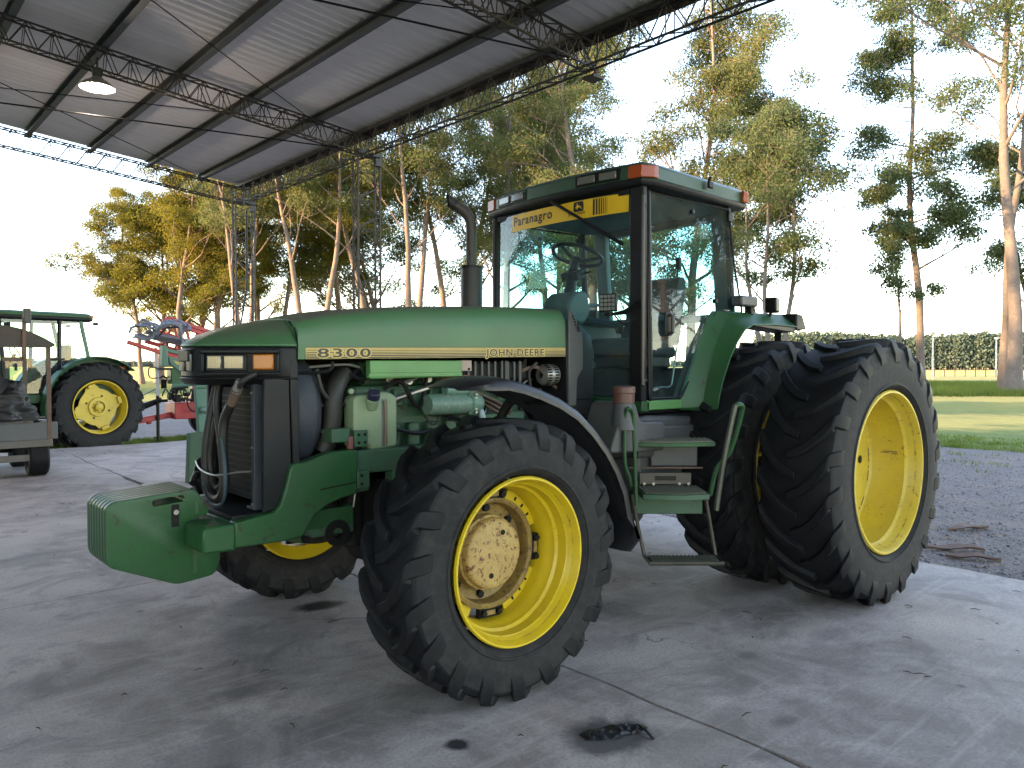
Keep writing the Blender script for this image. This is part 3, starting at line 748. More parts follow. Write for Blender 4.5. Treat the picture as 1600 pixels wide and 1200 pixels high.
# ------------------------------------------------------------------ wheels
def tyre_geo(R, W, tw, rr, nl, hl, lw, dirn=1, n=96, k=.42, shoulder=.11):
    """agricultural tyre about the y axis, centred at the origin; two MBs: carcass+lugs, sidewalls"""
    Rc = R - hl; h = Rc - rr
    half = [(tw*.455, rr+.022), (W*.485, rr+.05), (W*.5, rr+h*.40), (W*.488, rr+h*.70), (W*.465, rr+h*.86)]
    tread = [(W*.465, rr+h*.86), (tw*.5, Rc-.022), (tw*.42, Rc-.004), (tw*.2, Rc+.006), (0, Rc+.010)]
    tr = tread + [(-y, r) for y, r in tread[-2::-1]]
    mt = MB(); mt.lathe(tr, (0,0,0), (0,1,0), n)
    ms = MB()
    for sg in (1, -1): ms.lathe([(sg*y, r) for y, r in half], (0,0,0), (0,1,0), n)
    # bead ring lines on the sidewall
    for sg in (1, -1):
        ms.lathe([(sg*(W*.47), rr+.050), (sg*(W*.497+.004), rr+.058), (sg*(W*.497+.004), rr+.066), (sg*(W*.487), rr+.075)], (0,0,0), (0,1,0), n)
    def carc(y):
        ay = abs(y)
        P = [(0,Rc+.010),(tw*.2,Rc+.006),(tw*.42,Rc-.004),(tw*.5,Rc-.022),(W*.465,rr+h*.86),(W*.488,rr+h*.70)]
        return P
    # lug centre line: (across, radius of top, radius of base, slope param)
    path = [(-.030, 0), (tw*.12, .16), (tw*.27, .40), (tw*.40, .66), (tw*.485, .86)]
    st = []
    for y, t in path:
        yy = abs(y); rb = Rc - .02 - (.018 if yy > tw*.45 else 0)
        drop = .0 if yy < tw*.45 else .006
        st.append((y, R - .004*(yy/(tw*.5))**2 - drop, rb, t, 0))
    # wrap over the shoulder down the sidewall
    st.append((tw*.5+.008, R-.030, Rc-.05, .93, 1))
    st.append((W*.5+.005, Rc-shoulder*.55, Rc-shoulder*.5-.02, 1.0, 2))
    st.append((W*.5-.002, Rc-shoulder*1.0, Rc-shoulder, 1.06, 2))
    for sg in (1, -1):
        for i in range(nl):
            ph0 = 2*PI*(i + (.5 if sg < 0 else 0))/nl
            secs = []
            for j, (y, rt, rb, t, typ) in enumerate(st):
                # lug runs back (against the rolling direction) from centre to shoulder, steeper near the centre
                ph = ph0 + dirn*k*(t**1.15)*.62/R
                wb = lw*(1.0 + .55*t); wt = wb*.66
                if typ == 2: wt = wb*.78
                if j == 0: wb *= .85; wt *= .8
                ys = sg*y
                yb = ys if typ == 0 else sg*min(y-.045, W*.47)
                row = []
                for (dw, r, yy) in ((-wb/2, rb, yb), (-wt/2, rt, ys), (wt/2, rt, ys), (wb/2, rb, yb)):
                    a = ph + dw/R
                    row.append((r*math.cos(a), yy, r*math.sin(a)))
                secs.append(row)
            mt.loft(secs)
    return mt, ms
def rim_side_front(mb):
    prof = [(.012,.402),(.012,.414),(0,.419),(-.012,.412),(-.020,.398),(-.030,.385),(-.055,.380),(-.062,.372),(-.085,.368),(-.115,.366),(-.128,.352),(-.165,.348),(-.178,.340),(-.215,.338),(-.235,.336),(-.330,.336),(-.345,.366),(-.365,.376),(-.378,.398),(-.385,.415),(-.392,.402)]
    mb.lathe(prof, (0,0,0), (0,1,0), 72); return mb
FT_T, FT_S = tyre_geo(.700, .425, .385, .400, 19, .040, .080, dirn=1, k=.40)
RT_T, RT_S = tyre_geo(.925, .530, .480, .545, 22, .040, .084, dirn=1, k=.44, shoulder=.13)
PROTOM = {}
def shared(key, mbuild, name, mat, parent, bevel=0, angle=38):
    if key in PROTOM:
        o = bpy.data.objects.new(name, PROTOM[key]); C.objects.link(o); o.parent = parent
        if bevel:
            b = o.modifiers.new('edge','BEVEL'); b.width = bevel; b.segments = 2; b.limit_method = 'ANGLE'
        return o
    o = mbuild().build(name, mat, parent, bevel=bevel, angle=angle); PROTOM[key] = o.data; return o
def front_wheel(parent, y, side, steer=0):
    wh = part('front_wheel', parent); wh.location = (2.945, y, .682); wh.rotation_euler = (0, .21, 0); wh.scale = (1, side, 1)
    fy = .192
    shared('ftt', lambda: FT_T, 'tyre_tread', TYRE, wh, .004, 50)
    shared('fts', lambda: FT_S, 'tyre_sidewall', SIDE, wh)
    def rim():
        mb = MB(); prof = [(fy+o, r) for o, r in [(-.030,.386),(.006,.399),(.012,.402),(.012,.412),(0,.418),(-.012,.410),(-.020,.396),(-.030,.385),(-.055,.380),(-.062,.372),(-.085,.369),(-.115,.366),(-.128,.352),(-.165,.348),(-.178,.340),(-.215,.338),(-.235,.335),(-.320,.335),(-.335,.360),(-.358,.376),(-.372,.396),(-.384,.414),(-.392,.402)]]
        mb.lathe(prof, (0,0,0), (0,1,0), 80); return mb
    shared('frim', rim, 'rim', YELLOW, wh)
    def tabs(k):   # lugs welded in the rim, each with holes
        mb = MB()
        if True:
            th = PI/4 + k*PI/2 + .25
            secs = []
            for a in np.linspace(-.42, .42, 9):
                c, s = math.cos(th+a), math.sin(th+a); ri = .285
                secs.append([(c*.337, -.062, s*.337), (c*ri, -.062, s*ri), (c*ri, -.074, s*ri), (c*.337, -.074, s*.337)])
            mb.loft(secs)
        return mb
    for k in range(4): shared(('ftab',k), lambda: tabs(k), 'rim_lug', YELLOW, wh)
    def holes():
        mb = MB()
        for k in range(4):
            for a in (-.2, 0, .2):
                th = PI/4 + k*PI/2 + .25 + a
                c, s = math.cos(th), math.sin(th); p = V((c*.313, -.0605, s*.313))
                mb.obox(p, (c,0,s), (-s,0,c), (0,1,0), .010, .006, .0012)
        return mb
    shared('fhole', holes, 'bolt_hole', DARK, wh)
    def clamps(k):
        mb = MB()
        if True:
            th = k*PI/2 + .25
            c, s = math.cos(th), math.sin(th)
            mb.obox((c*.300, -.050, s*.300), (-s,0,c), (c,0,s), (0,1,0), .070, .026, .016)
            for q in (-1, 1):
                p = V((c*.300 - s*.05*q, -.034, s*.300 + c*.05*q)); mb.cyl(p, p+V((0,.022,0)), .017, n=6)
        return mb
    for k in range(4): shared(('fclamp',k), lambda: clamps(k), 'wheel_clamp', DARK, wh, .003)
    def plate(k):
        mb = MB()
        if True:
            th = k*PI/2 + .25
            c, s = math.cos(th), math.sin(th)
            mb.obox((c*.302, -.031, s*.302), (-s,0,c), (c,0,s), (0,1,0), .030, .012, .004)
        return mb
    for k in range(4): shared(('fplate',k), lambda: plate(k), 'clamp_plate', HUBY, wh, .002)
    def drum():
        return MB().lathe([(-.20,.20),(-.19,.262),(-.09,.272),(-.055,.282),(-.035,.284),(-.030,.270),(-.040,.258),(-.105,.248),(-.125,.20),(-.125,.13)], (0,0,0), (0,1,0), 64)
    shared('fdrum', drum, 'wheel_disc', HUBY, wh, 0)
    def hub():
        return MB().lathe([(-.13,.17),(-.11,.192),(-.06,.192),(-.052,.182),(-.02,.178),(-.012,.170),(-.006,.150),(-.004,0.001)], (0,0,0), (0,1,0), 48)
    shared('fhub', hub, 'hub_cap', CREAM, wh, 0)
    def bolts():
        mb = MB()
        for k in range(8):
            th = k*PI/4 + .3; c, s = math.cos(th), math.sin(th)
            mb.cyl((c*.222,-.125,s*.222), (c*.222,-.095,s*.222), .020, n=6)
        for (a, rr) in ((2.2,.115),(5.2,.11)):
            mb.cyl((rr*math.cos(a),-.004,rr*math.sin(a)), (rr*math.cos(a),.0,rr*math.sin(a)), .014, n=8)
        return mb
    shared('fbolt', bolts, 'hub_bolt', DARK, wh)
    def back():
        return MB().lathe([(-.2,.30),(-.21,.12),(-.30,.13),(-.34,.001)], (0,0,0), (0,1,0), 32)
    shared('fback', back, 'hub_housing', CASTG, wh)
    return wh
def rear_wheel(parent, y, side, outer):
    wh = part('rear_wheel', parent); wh.location = (0, y, .905); wh.rotation_euler = (0, .1 if outer else .23, 0); wh.scale = (1, side, 1)
    shared('rtt', lambda: RT_T, 'tyre_tread', TYRE, wh, .004, 50)
    shared('rts', lambda: RT_S, 'tyre_sidewall', SIDE, wh)
    fy = .238
    def rim():
        prof = [(-.040,.532),(.006,.543),(.012,.547),(.012,.560),(0,.568),(-.014,.556),(-.024,.540),(-.040,.531),(-.075,.526),(-.088,.516),(-.10,.505),(-.33,.500),(-.345,.49),(-.352,.478),(-.355,.462),(-.362,.30),(-.362,.001)]
        mb = MB().lathe([(fy+o, r) for o, r in prof], (0,0,0), (0,1,0), 88)
        mb.lathe([(fy+o, r) for o, r in [(-.335,.502),(-.36,.515),(-.40,.53),(-.43,.545),(-.446,.566),(-.455,.55)]], (0,0,0), (0,1,0), 88)
        return mb
    shared('rrim', rim, 'rim', YELLOWW, wh)
    def holes():
        mb = MB()
        for k in range(6):
            a = k*PI/3 + (-.02); p = V((-.345*math.cos(a), fy-.3615, .345*math.sin(a) )); mb.cyl(p, p+V((0,.004,0)), .030, n=20)
        return mb
    shared('rhole', holes, 'disc_hole', DARK, wh)
    def hub():
        mb = MB().lathe([(fy-.362,.15),(fy-.345,.145),(fy-.340,.001)], (0,0,0), (0,1,0), 32)
        for k in range(10):
            a = k*PI/5; mb.cyl((.18*math.cos(a),fy-.36,.18*math.sin(a)), (.18*math.cos(a),fy-.340,.18*math.sin(a)), .016, n=6)
        return mb
    shared('rhub', hub, 'hub', HUBY, wh)
    def seam():
        mb = MB(); q = random.Random(3)
        for k in range(70):
            a = k*2*PI/70 + q.uniform(-.02,.02)
            if q.random() < .55: mb.obox((.4745*math.cos(a), fy-.3505, .4745*math.sin(a)), (math.cos(a),0,math.sin(a)), (-math.sin(a),0,math.cos(a)), (0,1,0), .0025, q.uniform(.008,.022), .002)
        for k in range(46):
            a = q.uniform(0, 2*PI); mb.obox((.5385*math.cos(a), fy-.030-q.uniform(0,.012), .5385*math.sin(a)), (math.cos(a),0,math.sin(a)), (-math.sin(a),0,math.cos(a)), (0,1,0), .0025, q.uniform(.004,.016), .003)
        for (da, yy, L) in ((-.02,-.20,.05),(.0,-.24,.03),(.012,-.17,.025)):
            a = PI - .06 + da; mb.obox((.5025*math.cos(a), fy+yy, .5025*math.sin(a)), (math.cos(a),0,math.sin(a)), (0,1,0), (-math.sin(a),0,math.cos(a)), .003, L, .003)
        return mb
    shared('rseam', seam, 'rust_chips', RUSTY, wh)
    return wh

# ------------------------------------------------------------------ the big green tractor
T = thing('tractor', 'big green tractor with dual rear wheels, worn yellow rims and its engine side panels off', 'tractor')
for y, sd in ((1.138, 1), (-1.138, -1)): front_wheel(T, y, sd)
for y, sd, o in ((1.626, 1, True), (.930, 1, False), (-.930, -1, False), (-1.626, -1, True)): rear_wheel(T, y, sd, o)
# yellow spacer band between the duals
for sd in (1, -1):
    for k in range(8):
        a = k*PI/4 + .2; c, s = math.cos(a), math.sin(a)
        MB().bar((c*.50, sd*1.10, .905+s*.50), (c*.50, sd*1.42, .905+s*.50), .07, .02).build('dual_spacer', YELLOWW, T)

# front weights: seven cast plates on a carrier
wp = rounded([(4.512,.972),(4.475,1.000),(4.10,1.024),(4.030,.915),(4.036,.890),(4.14,.858),(4.14,.735),(3.985,.715),(3.972,.655),(4.005,.572),(4.19,.555),(4.495,.690),(4.512,.73)], .03, 3)
slot = rounded([(4.27,.985),(4.13,.992),(4.13,.962),(4.27,.955)], .02, 3)
for i in range(7):
    y0 = -.172 + i*.0492
    near = i == 6
    mb = MB().prism(wp, 'y', y0, y0+.0462)
    o = mb.build('suitcase_weight', GREEN, T, bevel=.007)
    # hand slot cut through the casting
    cut = MB().prism(rounded([(4.305,.988),(4.155,1.0),(4.150,.966),(4.305,.955)], .018, 3), 'y', y0-.02, y0+.08).build('cutter', GREEN)
    bo = o.modifiers.new('slot', 'BOOLEAN'); bo.object = cut; bo.operation = 'DIFFERENCE'; bo.solver = 'EXACT'
    dg = bpy.context.evaluated_depsgraph_get(); me = bpy.data.meshes.new_from_object(o.evaluated_get(dg))
    o.modifiers.clear(); o.data = me; bpy.data.objects.remove(cut)
    me.set_sharp_from_angle(angle=math.radians(38))
    if near:
        MB().box(4.18,4.215,y0+.0462,y0+.0485,.845,.955).build('cast_recess', DARK, o)
        MB().cyl((4.197,y0+.046,.918),(4.197,y0+.060,.918),.013,n=10).build('bolt', STEEL, o)
        MB().cyl((4.197,y0+.0462,.880),(4.197,y0+.0492,.880),.010,n=10).build('bolt_hole', BLACKM, o)
        MB().box(4.085,4.105,y0+.0455,y0+.0485,.90,.965).build('rib', GREEN, o)
        MB().box(4.095,4.115,y0+.0455,y0+.0485,.60,.70).build('rib', GREEN, o)
# carrier box standing proud of the stack, and carrier behind
MB().prism([(4.155,.745),(4.155,.852),(4.135,.872),(3.995,.872),(3.995,.738)], 'y', .182, .42).build('weight_carrier', GREEN, T, bevel=.012)
MB().box(3.96,4.13,-.42,.178,.74,.852).build('weight_carrier', GREEN, T, bevel=.01)

# front support casting: side cheeks that sweep up to the frame
chk = [(4.0,.752),(4.0,.875),(3.88,.893),(3.80,.900),(3.765,.935),(3.735,1.02),(3.715,1.105),(3.70,1.135),(3.62,1.142),(3.52,1.172),(3.47,1.182),(3.335,1.184),(3.325,1.17),(3.325,.945),(3.42,.93),(3.50,.905),(3.575,.865),(3.62,.80),(3.645,.757),(3.75,.748)]
for sg in (1, -1):
    MB().prism(chk, 'y', sg*.345, sg*.425).build('front_support', GREEN, T, bevel=.016)
MB().box(3.30,3.99,-.343,.343,.76,.868).build('front_support', GREEN, T, bevel=.01)
MB().box(3.60,3.985,-.34,.34,.871,.893).build('radiator_shelf', BLACK, T, bevel=.004)
MB().prism([(3.62,.80),(3.50,.85),(3.30,.86),(3.30,.72),(3.55,.72)], 'y', .20, .342).build('axle_cradle', CASTG, T, bevel=.01)
MB().bar((3.55,.4285,.99),(3.34,.4285,1.008),.004,.006).build('casting_seam', DARK, T)

# radiator, coolers, hoses in the open nose
rad = part('radiator', T)
MB().box(3.63,3.70,-.33,.33,.895,1.60).build('radiator_core', DARK, rad)
fins = MB()
for k in range(34): fins.box(3.7005,3.708,-.325,.325,.905+k*.0203,.913+k*.0203)
fins.build('core_fin', BLACKM, rad, smooth=False)
fr = MB().box(3.70,3.85,.262,.30,.90,1.545)
fr.box(3.76,3.85,.20,.262,.90,.915); fr.box(3.76,3.85,.20,.262,1.53,1.545)
fr.build('oil_cooler', COOLER, rad, bevel=.004)
MB().box(3.755,3.80,-.25,.255,.93,1.52).build('cooler_core', DARK, rad)
cf = MB()
for k in range(16): cf.box(3.8005,3.806,-.24,.25,.96+k*.034,.966+k*.034)
cf.build('cooler_tube', BLACKM, rad, smooth=False)
bl = MB()
for (y,z) in ((.285,1.545),(.24,1.545),(.27,1.56)): bl.cyl((3.80,y,z),(3.80,y,z+.028),.010,n=8)
for z in (.93,1.22,1.50): bl.cyl((3.8505,.281,z),(3.858,.281,z),.006,n=8)
bl.build('fitting', STEEL, rad)
MB().tube([(3.80,.25,1.555),(3.80,.28,1.60),(3.79,.29,1.56)],.005,6).build('bleed_pipe', STEEL, rad)
# side panels of the nose
nose_side = [(3.835,1.575),(3.70,1.575),(3.69,1.14),(3.712,1.10),(3.738,1.0),(3.77,.925),(3.80,.905),(3.845,.90)]
for sg in (1, -1):
    MB().prism(nose_side, 'y', sg*.365, sg*.392).build('grille_side_panel', BLACK, T, bevel=.006)
    MB().prism([(3.70,1.665),(3.655,1.665),(3.645,1.13),(3.685,1.13)], 'y', sg*.350, sg*.396).build('grille_post', BLACK, T, bevel=.005)
def hose(pts, r, name='hose', mat=RUBBER_HOSE, parent=None, n=10):
    return MB().tube(spline(pts, 7), r, n).build(name, mat, parent)
hz = 3.93
hose([(3.86,.36,1.60),(3.92,.33,1.56),(3.93,.27,1.50)], .016, parent=rad)
MB().tube([(3.93,.285,1.52),(3.935,.22,1.44)], [.026,.022], 12).build('hose_fitting', RUSTY, rad, bevel=.003)
MB().tube([(3.925,.315,1.565),(3.93,.275,1.505)], [.021,.027], 8).build('hose_fitting', STEEL, rad, bevel=.003)
hose([(3.935,.22,1.44),(3.94,.145,1.36),(3.945,.13,1.24),(3.95,.16,1.12),(3.95,.165,1.03),(3.95,.11,.955),(3.95,.02,.945),(3.95,-.06,1.0),(3.95,-.10,1.10),(3.94,-.10,1.25),(3.90,-.11,1.45),(3.86,-.12,1.60)], .024, parent=rad)
hose([(3.90,.02,1.62),(3.925,.0,1.45),(3.93,.04,1.30),(3.935,.10,1.18),(3.935,.11,1.07),(3.935,.06,1.0),(3.935,-.01,1.0),(3.935,-.06,1.06),(3.935,-.07,1.18),(3.92,-.02,1.36)], .017, parent=rad)
hose([(3.87,-.05,1.62),(3.90,-.06,1.4),(3.90,-.03,1.2),(3.90,.04,1.09),(3.90,.03,1.04),(3.90,-.05,1.05)], .015, parent=rad)
hose([(3.87,-.13,1.62),(3.88,-.15,1.3),(3.89,-.14,1.05),(3.90,-.02,.96)], .018, parent=rad)
hose([(3.965,.17,1.27),(3.97,.225,1.12),(3.97,.21,.97),(3.97,.12,.915),(3.97,.0,.93),(3.96,-.11,1.02),(3.95,-.14,1.25)], .008, 'thin_hose', worn('dark_teal_hose', (.012,.04,.055), .5, (.05,.06,.06), .4, 8), rad, 8)
hose([(3.96,-.22,1.115),(3.985,-.08,1.085),(3.985,.13,1.075),(3.93,.27,1.10),(3.86,.285,1.10)], .005, 'tie_strap', STEEL, rad, 6)
hose([(3.95,-.30,.98),(3.90,-.36,1.02),(3.85,-.33,.93)], .020, parent=rad)

# headlight bezel, lamps and nose of the hood
def plan(z, g=0): return [(3.655,.397+g),(3.735,.392+g),(4.062+g,.13+g*.5),(4.078+g,.09),(4.078+g,-.09),(4.062+g,-.13-g*.5),(3.735,-.392-g),(3.655,-.397-g)]
bz = MB()
lo, hi = [(x,y,1.575) for x,y in plan(0)], [(x,y,1.735) for x,y in plan(0)]
bz.loft([lo, hi]); bz.build('headlight_bezel', BLACK, T, bevel=.012)
lip = MB().loft([[(x,y,1.540) for x,y in plan(0,-.02)], [(x,y,1.578) for x,y in plan(0,.008)]]); lip.build('bezel_lip', BLACKM, T, bevel=.006)
for sg in (1, -1):
    A, B = V((4.062,.13*sg,0)), V((3.735,.392*sg,0)); d = B-A; nrm = V((d.y,-d.x,0)).normalized()
    if nrm.y*sg < 0: nrm = -nrm
    def panel(t0, t1, z0, z1, out, th, name, mat, bev=.006, lab=None):
        p0, p1 = A+d*t0, A+d*t1; c = (p0+p1)/2 + nrm*(out) + V((0,0,(z0+z1)/2))
        o = MB().obox(c, d, nrm, (0,0,1), (p1-p0).length/2, th/2, (z1-z0)/2).build(name, mat, T, bevel=bev)
        return o
    # raised surround around a dark recess
    panel(.03,.965,1.700,1.722,.010,.024,'bezel_frame',BLACK); panel(.03,.965,1.590,1.606,.010,.024,'bezel_frame',BLACK)
    panel(.03,.075,1.606,1.700,.010,.024,'bezel_frame',BLACK); panel(.925,.965,1.606,1.700,.010,.024,'bezel_frame',BLACK)
    hl = panel(.085,.575,1.612,1.696,.003,.012,'headlight',BLACKM,.004)
    for (a,b) in ((.105,.275),(.305,.535)):
        o = panel(a,b,1.622,1.690,.010,.010,'lens',LENS,.006); o.parent = hl
        rb = MB()
        for k in range(9 if b > .5 else 6):
            t = a + (b-a)*(k+.5)/(9 if b>.5 else 6); p = A+d*t+nrm*.0158
            rb.bar(p+V((0,0,1.626)), p+V((0,0,1.686)), .003, .001, up=nrm)
        rb.build('lens_rib', LENS, hl)
    panel(.645,.90,1.618,1.698,.007,.018,'turn_lamp',AMBER,.008)
for sg in (1,-1): MB().box(4.0785,4.09,sg*.02,sg*.085,1.61,1.70).build('headlight', LENS, T, bevel=.006)
MB().box(4.0785,4.098,-.075,.075,1.66,1.72).build('nose_emblem', BLACKM, T, bevel=.005)
ns = MB()
def scaled(kx, ky, z, x0=3.655): return [(x0+(x-x0)*kx, y*ky, z) for x,y in plan(0)]
ns.loft([scaled(1,1.0,1.737), scaled(1,1.0,1.748), scaled(.94,.955,1.770), scaled(.82,.90,1.798), scaled(.62,.80,1.832), scaled(.36,.70,1.862), scaled(.12,.64,1.882)])
ns.build('hood_nose', HOODG, T, bevel=.006, angle=28)

# long hood
def zb(x): return 1.672 + (3.62-x)*.0148
def zs(x):
    X = [1.69,2.31,2.99,3.30,3.48,3.655]; Z = [2.028,2.014,1.973,1.943,1.918,1.878]
    return float(np.interp(x, X, Z))
secs = []
for x in np.linspace(3.655, 1.69, 28):
    b, s_ = zb(x), zs(x); h = s_-b
    hf = [(.400,b),(.402,b+h*.25),(.399,b+h*.56),(.391,b+h*.74),(.372,b+h*.88),(.338,b+h*.97),(.280,s_+.003),(.16,s_+.014),(0,s_+.019)]
    secs.append([(x,y,z) for y,z in hf] + [(x,-y,z) for y,z in hf[-2::-1]])
hd = MB().loft(secs).build('hood', HOODG, T, angle=55)
MB().tube([(3.66,.300,1.872),(3.652,.345,1.84),(3.66,.385,1.80),(3.655,.399,1.74)], .004, 6).build('hood_seam', DARK, T)
# stripe decal with lettering on both flanks
for sg in (1, -1):
    dec = part('hood_decal', T)
    zt = lambda x: zb(x)+.062; z0 = lambda x: zb(x)+.001
    yb = .4035*sg
    def strip(x0, x1, f0, f1, y, name, mat):
        vs = [];
        for x in (x0, x1):
            for f in (f0, f1): vs.append((x, y, z0(x) + (zt(x)-z0(x))*f))
        return MB().add(vs + [(q[0], q[1]+.0006*sg, q[2]) for q in vs], [(0,1,3,2),(4,6,7,5),(0,4,5,1),(1,5,7,3),(3,7,6,2),(2,6,4,0)]).build(name, mat, dec, smooth=False)
    strip(3.615, 1.70, 0, 1, yb, 'stripe_ground', DECALY)
    for (f, wd) in ((.03,.12),(.20,.105),(.36,.09),(.52,.075),(.68,.055),(.83,.04)):
        strip(3.612, 1.703, f, f+wd, yb+.001*sg, 'pinstripe', DECALK)
    strip(3.617, 1.70, .97, 1.03, yb+.0012*sg, 'pinstripe', DECALK)
    for (txt, xs, hgt, wid, spc) in (('8300', 3.548, .0475, .318, 1.18), ('JOHN DEERE', 2.405, .043, .50, 1.12)):
        for (off, y, mat, nm) in ((.0055, yb+.0022*sg, DECALY, 'lettering_edge'), (.0012, yb+.0034*sg, DECALK, 'lettering')):
            vs, fs = text_geo(txt, hgt*1.40, off, spc)
            x_0, x_1 = min(v_[0] for v_ in vs), max(v_[0] for v_ in vs); grow = off*1.0
            out = []
            for v_ in vs:
                t = (v_[0]-x_0)/(x_1-x_0); dx = -grow*1.6 + t*(wid+2*grow*1.6)
                xx = xs - dx if sg > 0 else xs - wid + dx
                out.append((xx, y, z0(xx)+.0085+v_[1]))
            MB().add(out, fs).build(nm, mat, dec, smooth=False, fix=False)

# engine bay
E_ = part('engine', T)
MB().box(1.95,3.22,-.21,.21,1.02,1.52).build('engine_block', CASTG, E_, bevel=.02)
rbs = MB()
for x in (2.42,2.56,2.70,2.84,2.98,3.12): rbs.prism([(x-.045,1.13),(x+.045,1.13),(x+.038,1.30),(x-.038,1.30)],'y',.205,.262)
rbs.build('block_rib', CASTG, E_, bevel=.012)
MB().box(2.3,3.2,.2,.235,1.13,1.16).build('block_flange', CASTG, E_, bevel=.006)
MB().box(2.05,3.15,-.16,.16,1.52,1.66).build('rocker_cover', CASTG, E_, bevel=.02)
for x in (2.55,2.68,2.81,2.94,3.07): MB().box(x-.035,x+.035,.205,.25,1.40,1.50).build('injector_boss', CASTG, E_, bevel=.01)
MB().prism([(3.22,1.565),(3.22,1.668),(2.575,1.670),(2.575,1.590),(2.60,1.572)],'y',.335,.385).build('heat_shield', LIGHTG, E_, bevel=.006)
MB().prism([(3.225,1.600),(3.24,1.575),(2.58,1.575),(2.578,1.600)],'y',.385,.392).build('shield_lip', LIGHTG, E_, bevel=.003)
MB().box(2.46,2.565,.30,.335,1.605,1.672).build('bracket_plate', plain('pinkish_bracket',(.33,.25,.22),.6,.2), E_, bevel=.004)
MB().box(2.555,2.575,.30,.35,1.60,1.668).build('bracket_flange', STEEL, E_, bevel=.003)
MB().cyl((2.485,.3345,1.618),(2.485,.340,1.618),.008,n=8).build('bolt', DARK, E_)
# overflow tank with cap
tk = MB().prism(rounded([(3.315,1.19),(3.315,1.455),(3.285,1.478),(3.19,1.478),(3.17,1.492),(3.09,1.488),(3.045,1.470),(3.035,1.43),(3.035,1.178),(3.20,1.165),(3.22,1.19)], .02, 3),'y',.25,.375).build('coolant_tank', PALEG, E_, bevel=.016)
MB().tube([(3.205,.372,1.40),(3.215,.405,1.46)], [.030,.040], 14).build('filler_neck', PALEG, E_, bevel=.006)
MB().tube([(3.213,.402,1.452),(3.222,.432,1.495)], [.036,.034], 12).build('tank_cap', plain('dark_blue_cap',(.018,.018,.045),.4), E_, bevel=.005)
MB().tube([(3.125,.380,1.44),(3.120,.386,1.30),(3.122,.380,1.19)], .007, 6).build('sight_tube', plain('brown_tube',(.16,.10,.06),.5), E_)
MB().box(3.105,3.14,.3745,.378,1.185,1.45).build('tank_groove', DASH, E_)
for x in (3.305, 3.165): MB().disc((x,.32,1.497),(0,1,0),.016,10,.02).build('tank_ear', PALEG, E_)
MB().box(3.248,3.33,.378,.405,1.195,1.285).build('mount_plate', CASTG, E_, bevel=.004)
hb = MB()
for x in (3.267,3.305):
    for z in (1.218,1.262): hb.cyl((x,.405,z),(x,.407,z),.009,n=10)
hb.build('bolt_hole', BLACKM, E_)
MB().box(3.35,3.46,.28,.39,1.225,1.30).build('side_bracket', CASTG, E_, bevel=.005)
MB().box(3.335,3.362,.37,.40,1.185,1.255).build('latch', plain('faded_red',(.16,.06,.05),.6), E_, bevel=.003)
# starter
MB().lathe([(0,.001),(0,.06),(.02,.064),(.30,.064),(.305,.075),(.36,.078),(.37,.06),(.40,.055)],(2.80,.33,1.405),(-1,0,0),24).build('starter_motor', worn('chipped_green',(.05,.16,.10),.5,(.2,.19,.2),.5,14,spots=(.26,.24,.26),spot_amt=.28), E_, bevel=.003)
MB().cyl((2.68,.345,1.49),(2.51,.345,1.49),.034,n=16).build('starter_solenoid', worn('solenoid_green',(.06,.17,.12),.5,(.2,.22,.2),.5,9), E_, bevel=.004)
MB().box(2.46,2.52,.27,.38,1.33,1.53).build('starter_flange', CASTG, E_, bevel=.01)
stf = MB()
for k in range(6): stf.box(2.468,2.482,.38,.40,1.345+k*.022,1.357+k*.022)
stf.build('flange_fin', STEEL, E_)
hose([(2.60,.36,1.53),(2.58,.37,1.58),(2.63,.36,1.57),(2.68,.35,1.50)], .008, 'cable', BLACK, E_, 6)
hose([(3.0,.27,1.44),(2.88,.29,1.475),(2.75,.30,1.51),(2.62,.31,1.545)], .013, 'fuel_pipe', STEEL, E_, 8)
hose([(2.66,.28,1.56),(2.50,.36,1.57),(2.36,.36,1.53),(2.28,.33,1.47)], .010, 'red_cable', plain('reddish_cable',(.18,.08,.06),.5), E_, 6)
for k in range(5):
    hose([(2.47,.30,1.42+.02*k),(2.36,.33+.01*k,1.40+.01*k),(2.22,.34,1.33+.015*k),(2.05,.30,1.30)], .008, 'wire_loom', BLACK if k%2 else RUSTY, E_, 6)
MB().tube([(2.41,.34,1.40),(2.40,.36,1.33),(2.37,.37,1.25)],[.016,.022,.014],8).build('lever', plain('pale_lever',(.25,.34,.36),.5), E_)
MB().box(2.0,2.40,.21,.33,1.1,1.34).build('gear_cover', CASTG, E_, bevel=.02)
# alternator/compressor at the rear of the bay, dark air box, fan shroud, intake pipe
al = MB().lathe([(0,.02),(.01,.062),(.035,.074),(.10,.074),(.125,.066),(.14,.03),(.14,.001)],(1.86,.33,1.575),(-1,0,0),28)
al.build('alternator', STEEL, E_, bevel=.004)
af = MB()
for k in range(24):
    a = 2*PI*k/24
    for xo in (1.838,1.775): af.obox((xo,.33+.0742*math.sin(a),1.575+.0742*math.cos(a)),(1,0,0),(0,math.cos(a),-math.sin(a)),(0,math.sin(a),math.cos(a)),.018,.005,.0015)
af.build('alternator_slot', DARK, E_)
hose([(1.90,.33,1.66),(1.95,.31,1.60),(1.93,.30,1.5)], .012, 'hose', RUBBER_HOSE, E_, 8)
MB().box(1.95,2.52,.02,.30,1.54,1.665).build('air_cleaner', DARK, E_, bevel=.02)
cn = MB()
for k in range(9): cn.box(2.02+k*.055,2.035+k*.055,.30,.312,1.54,1.665)
for x in (2.17,2.205,2.05): cn.cyl((x,.325,1.50),(x,.325,1.67),.009,n=8)
cn.build('air_pipe', GREY, E_)
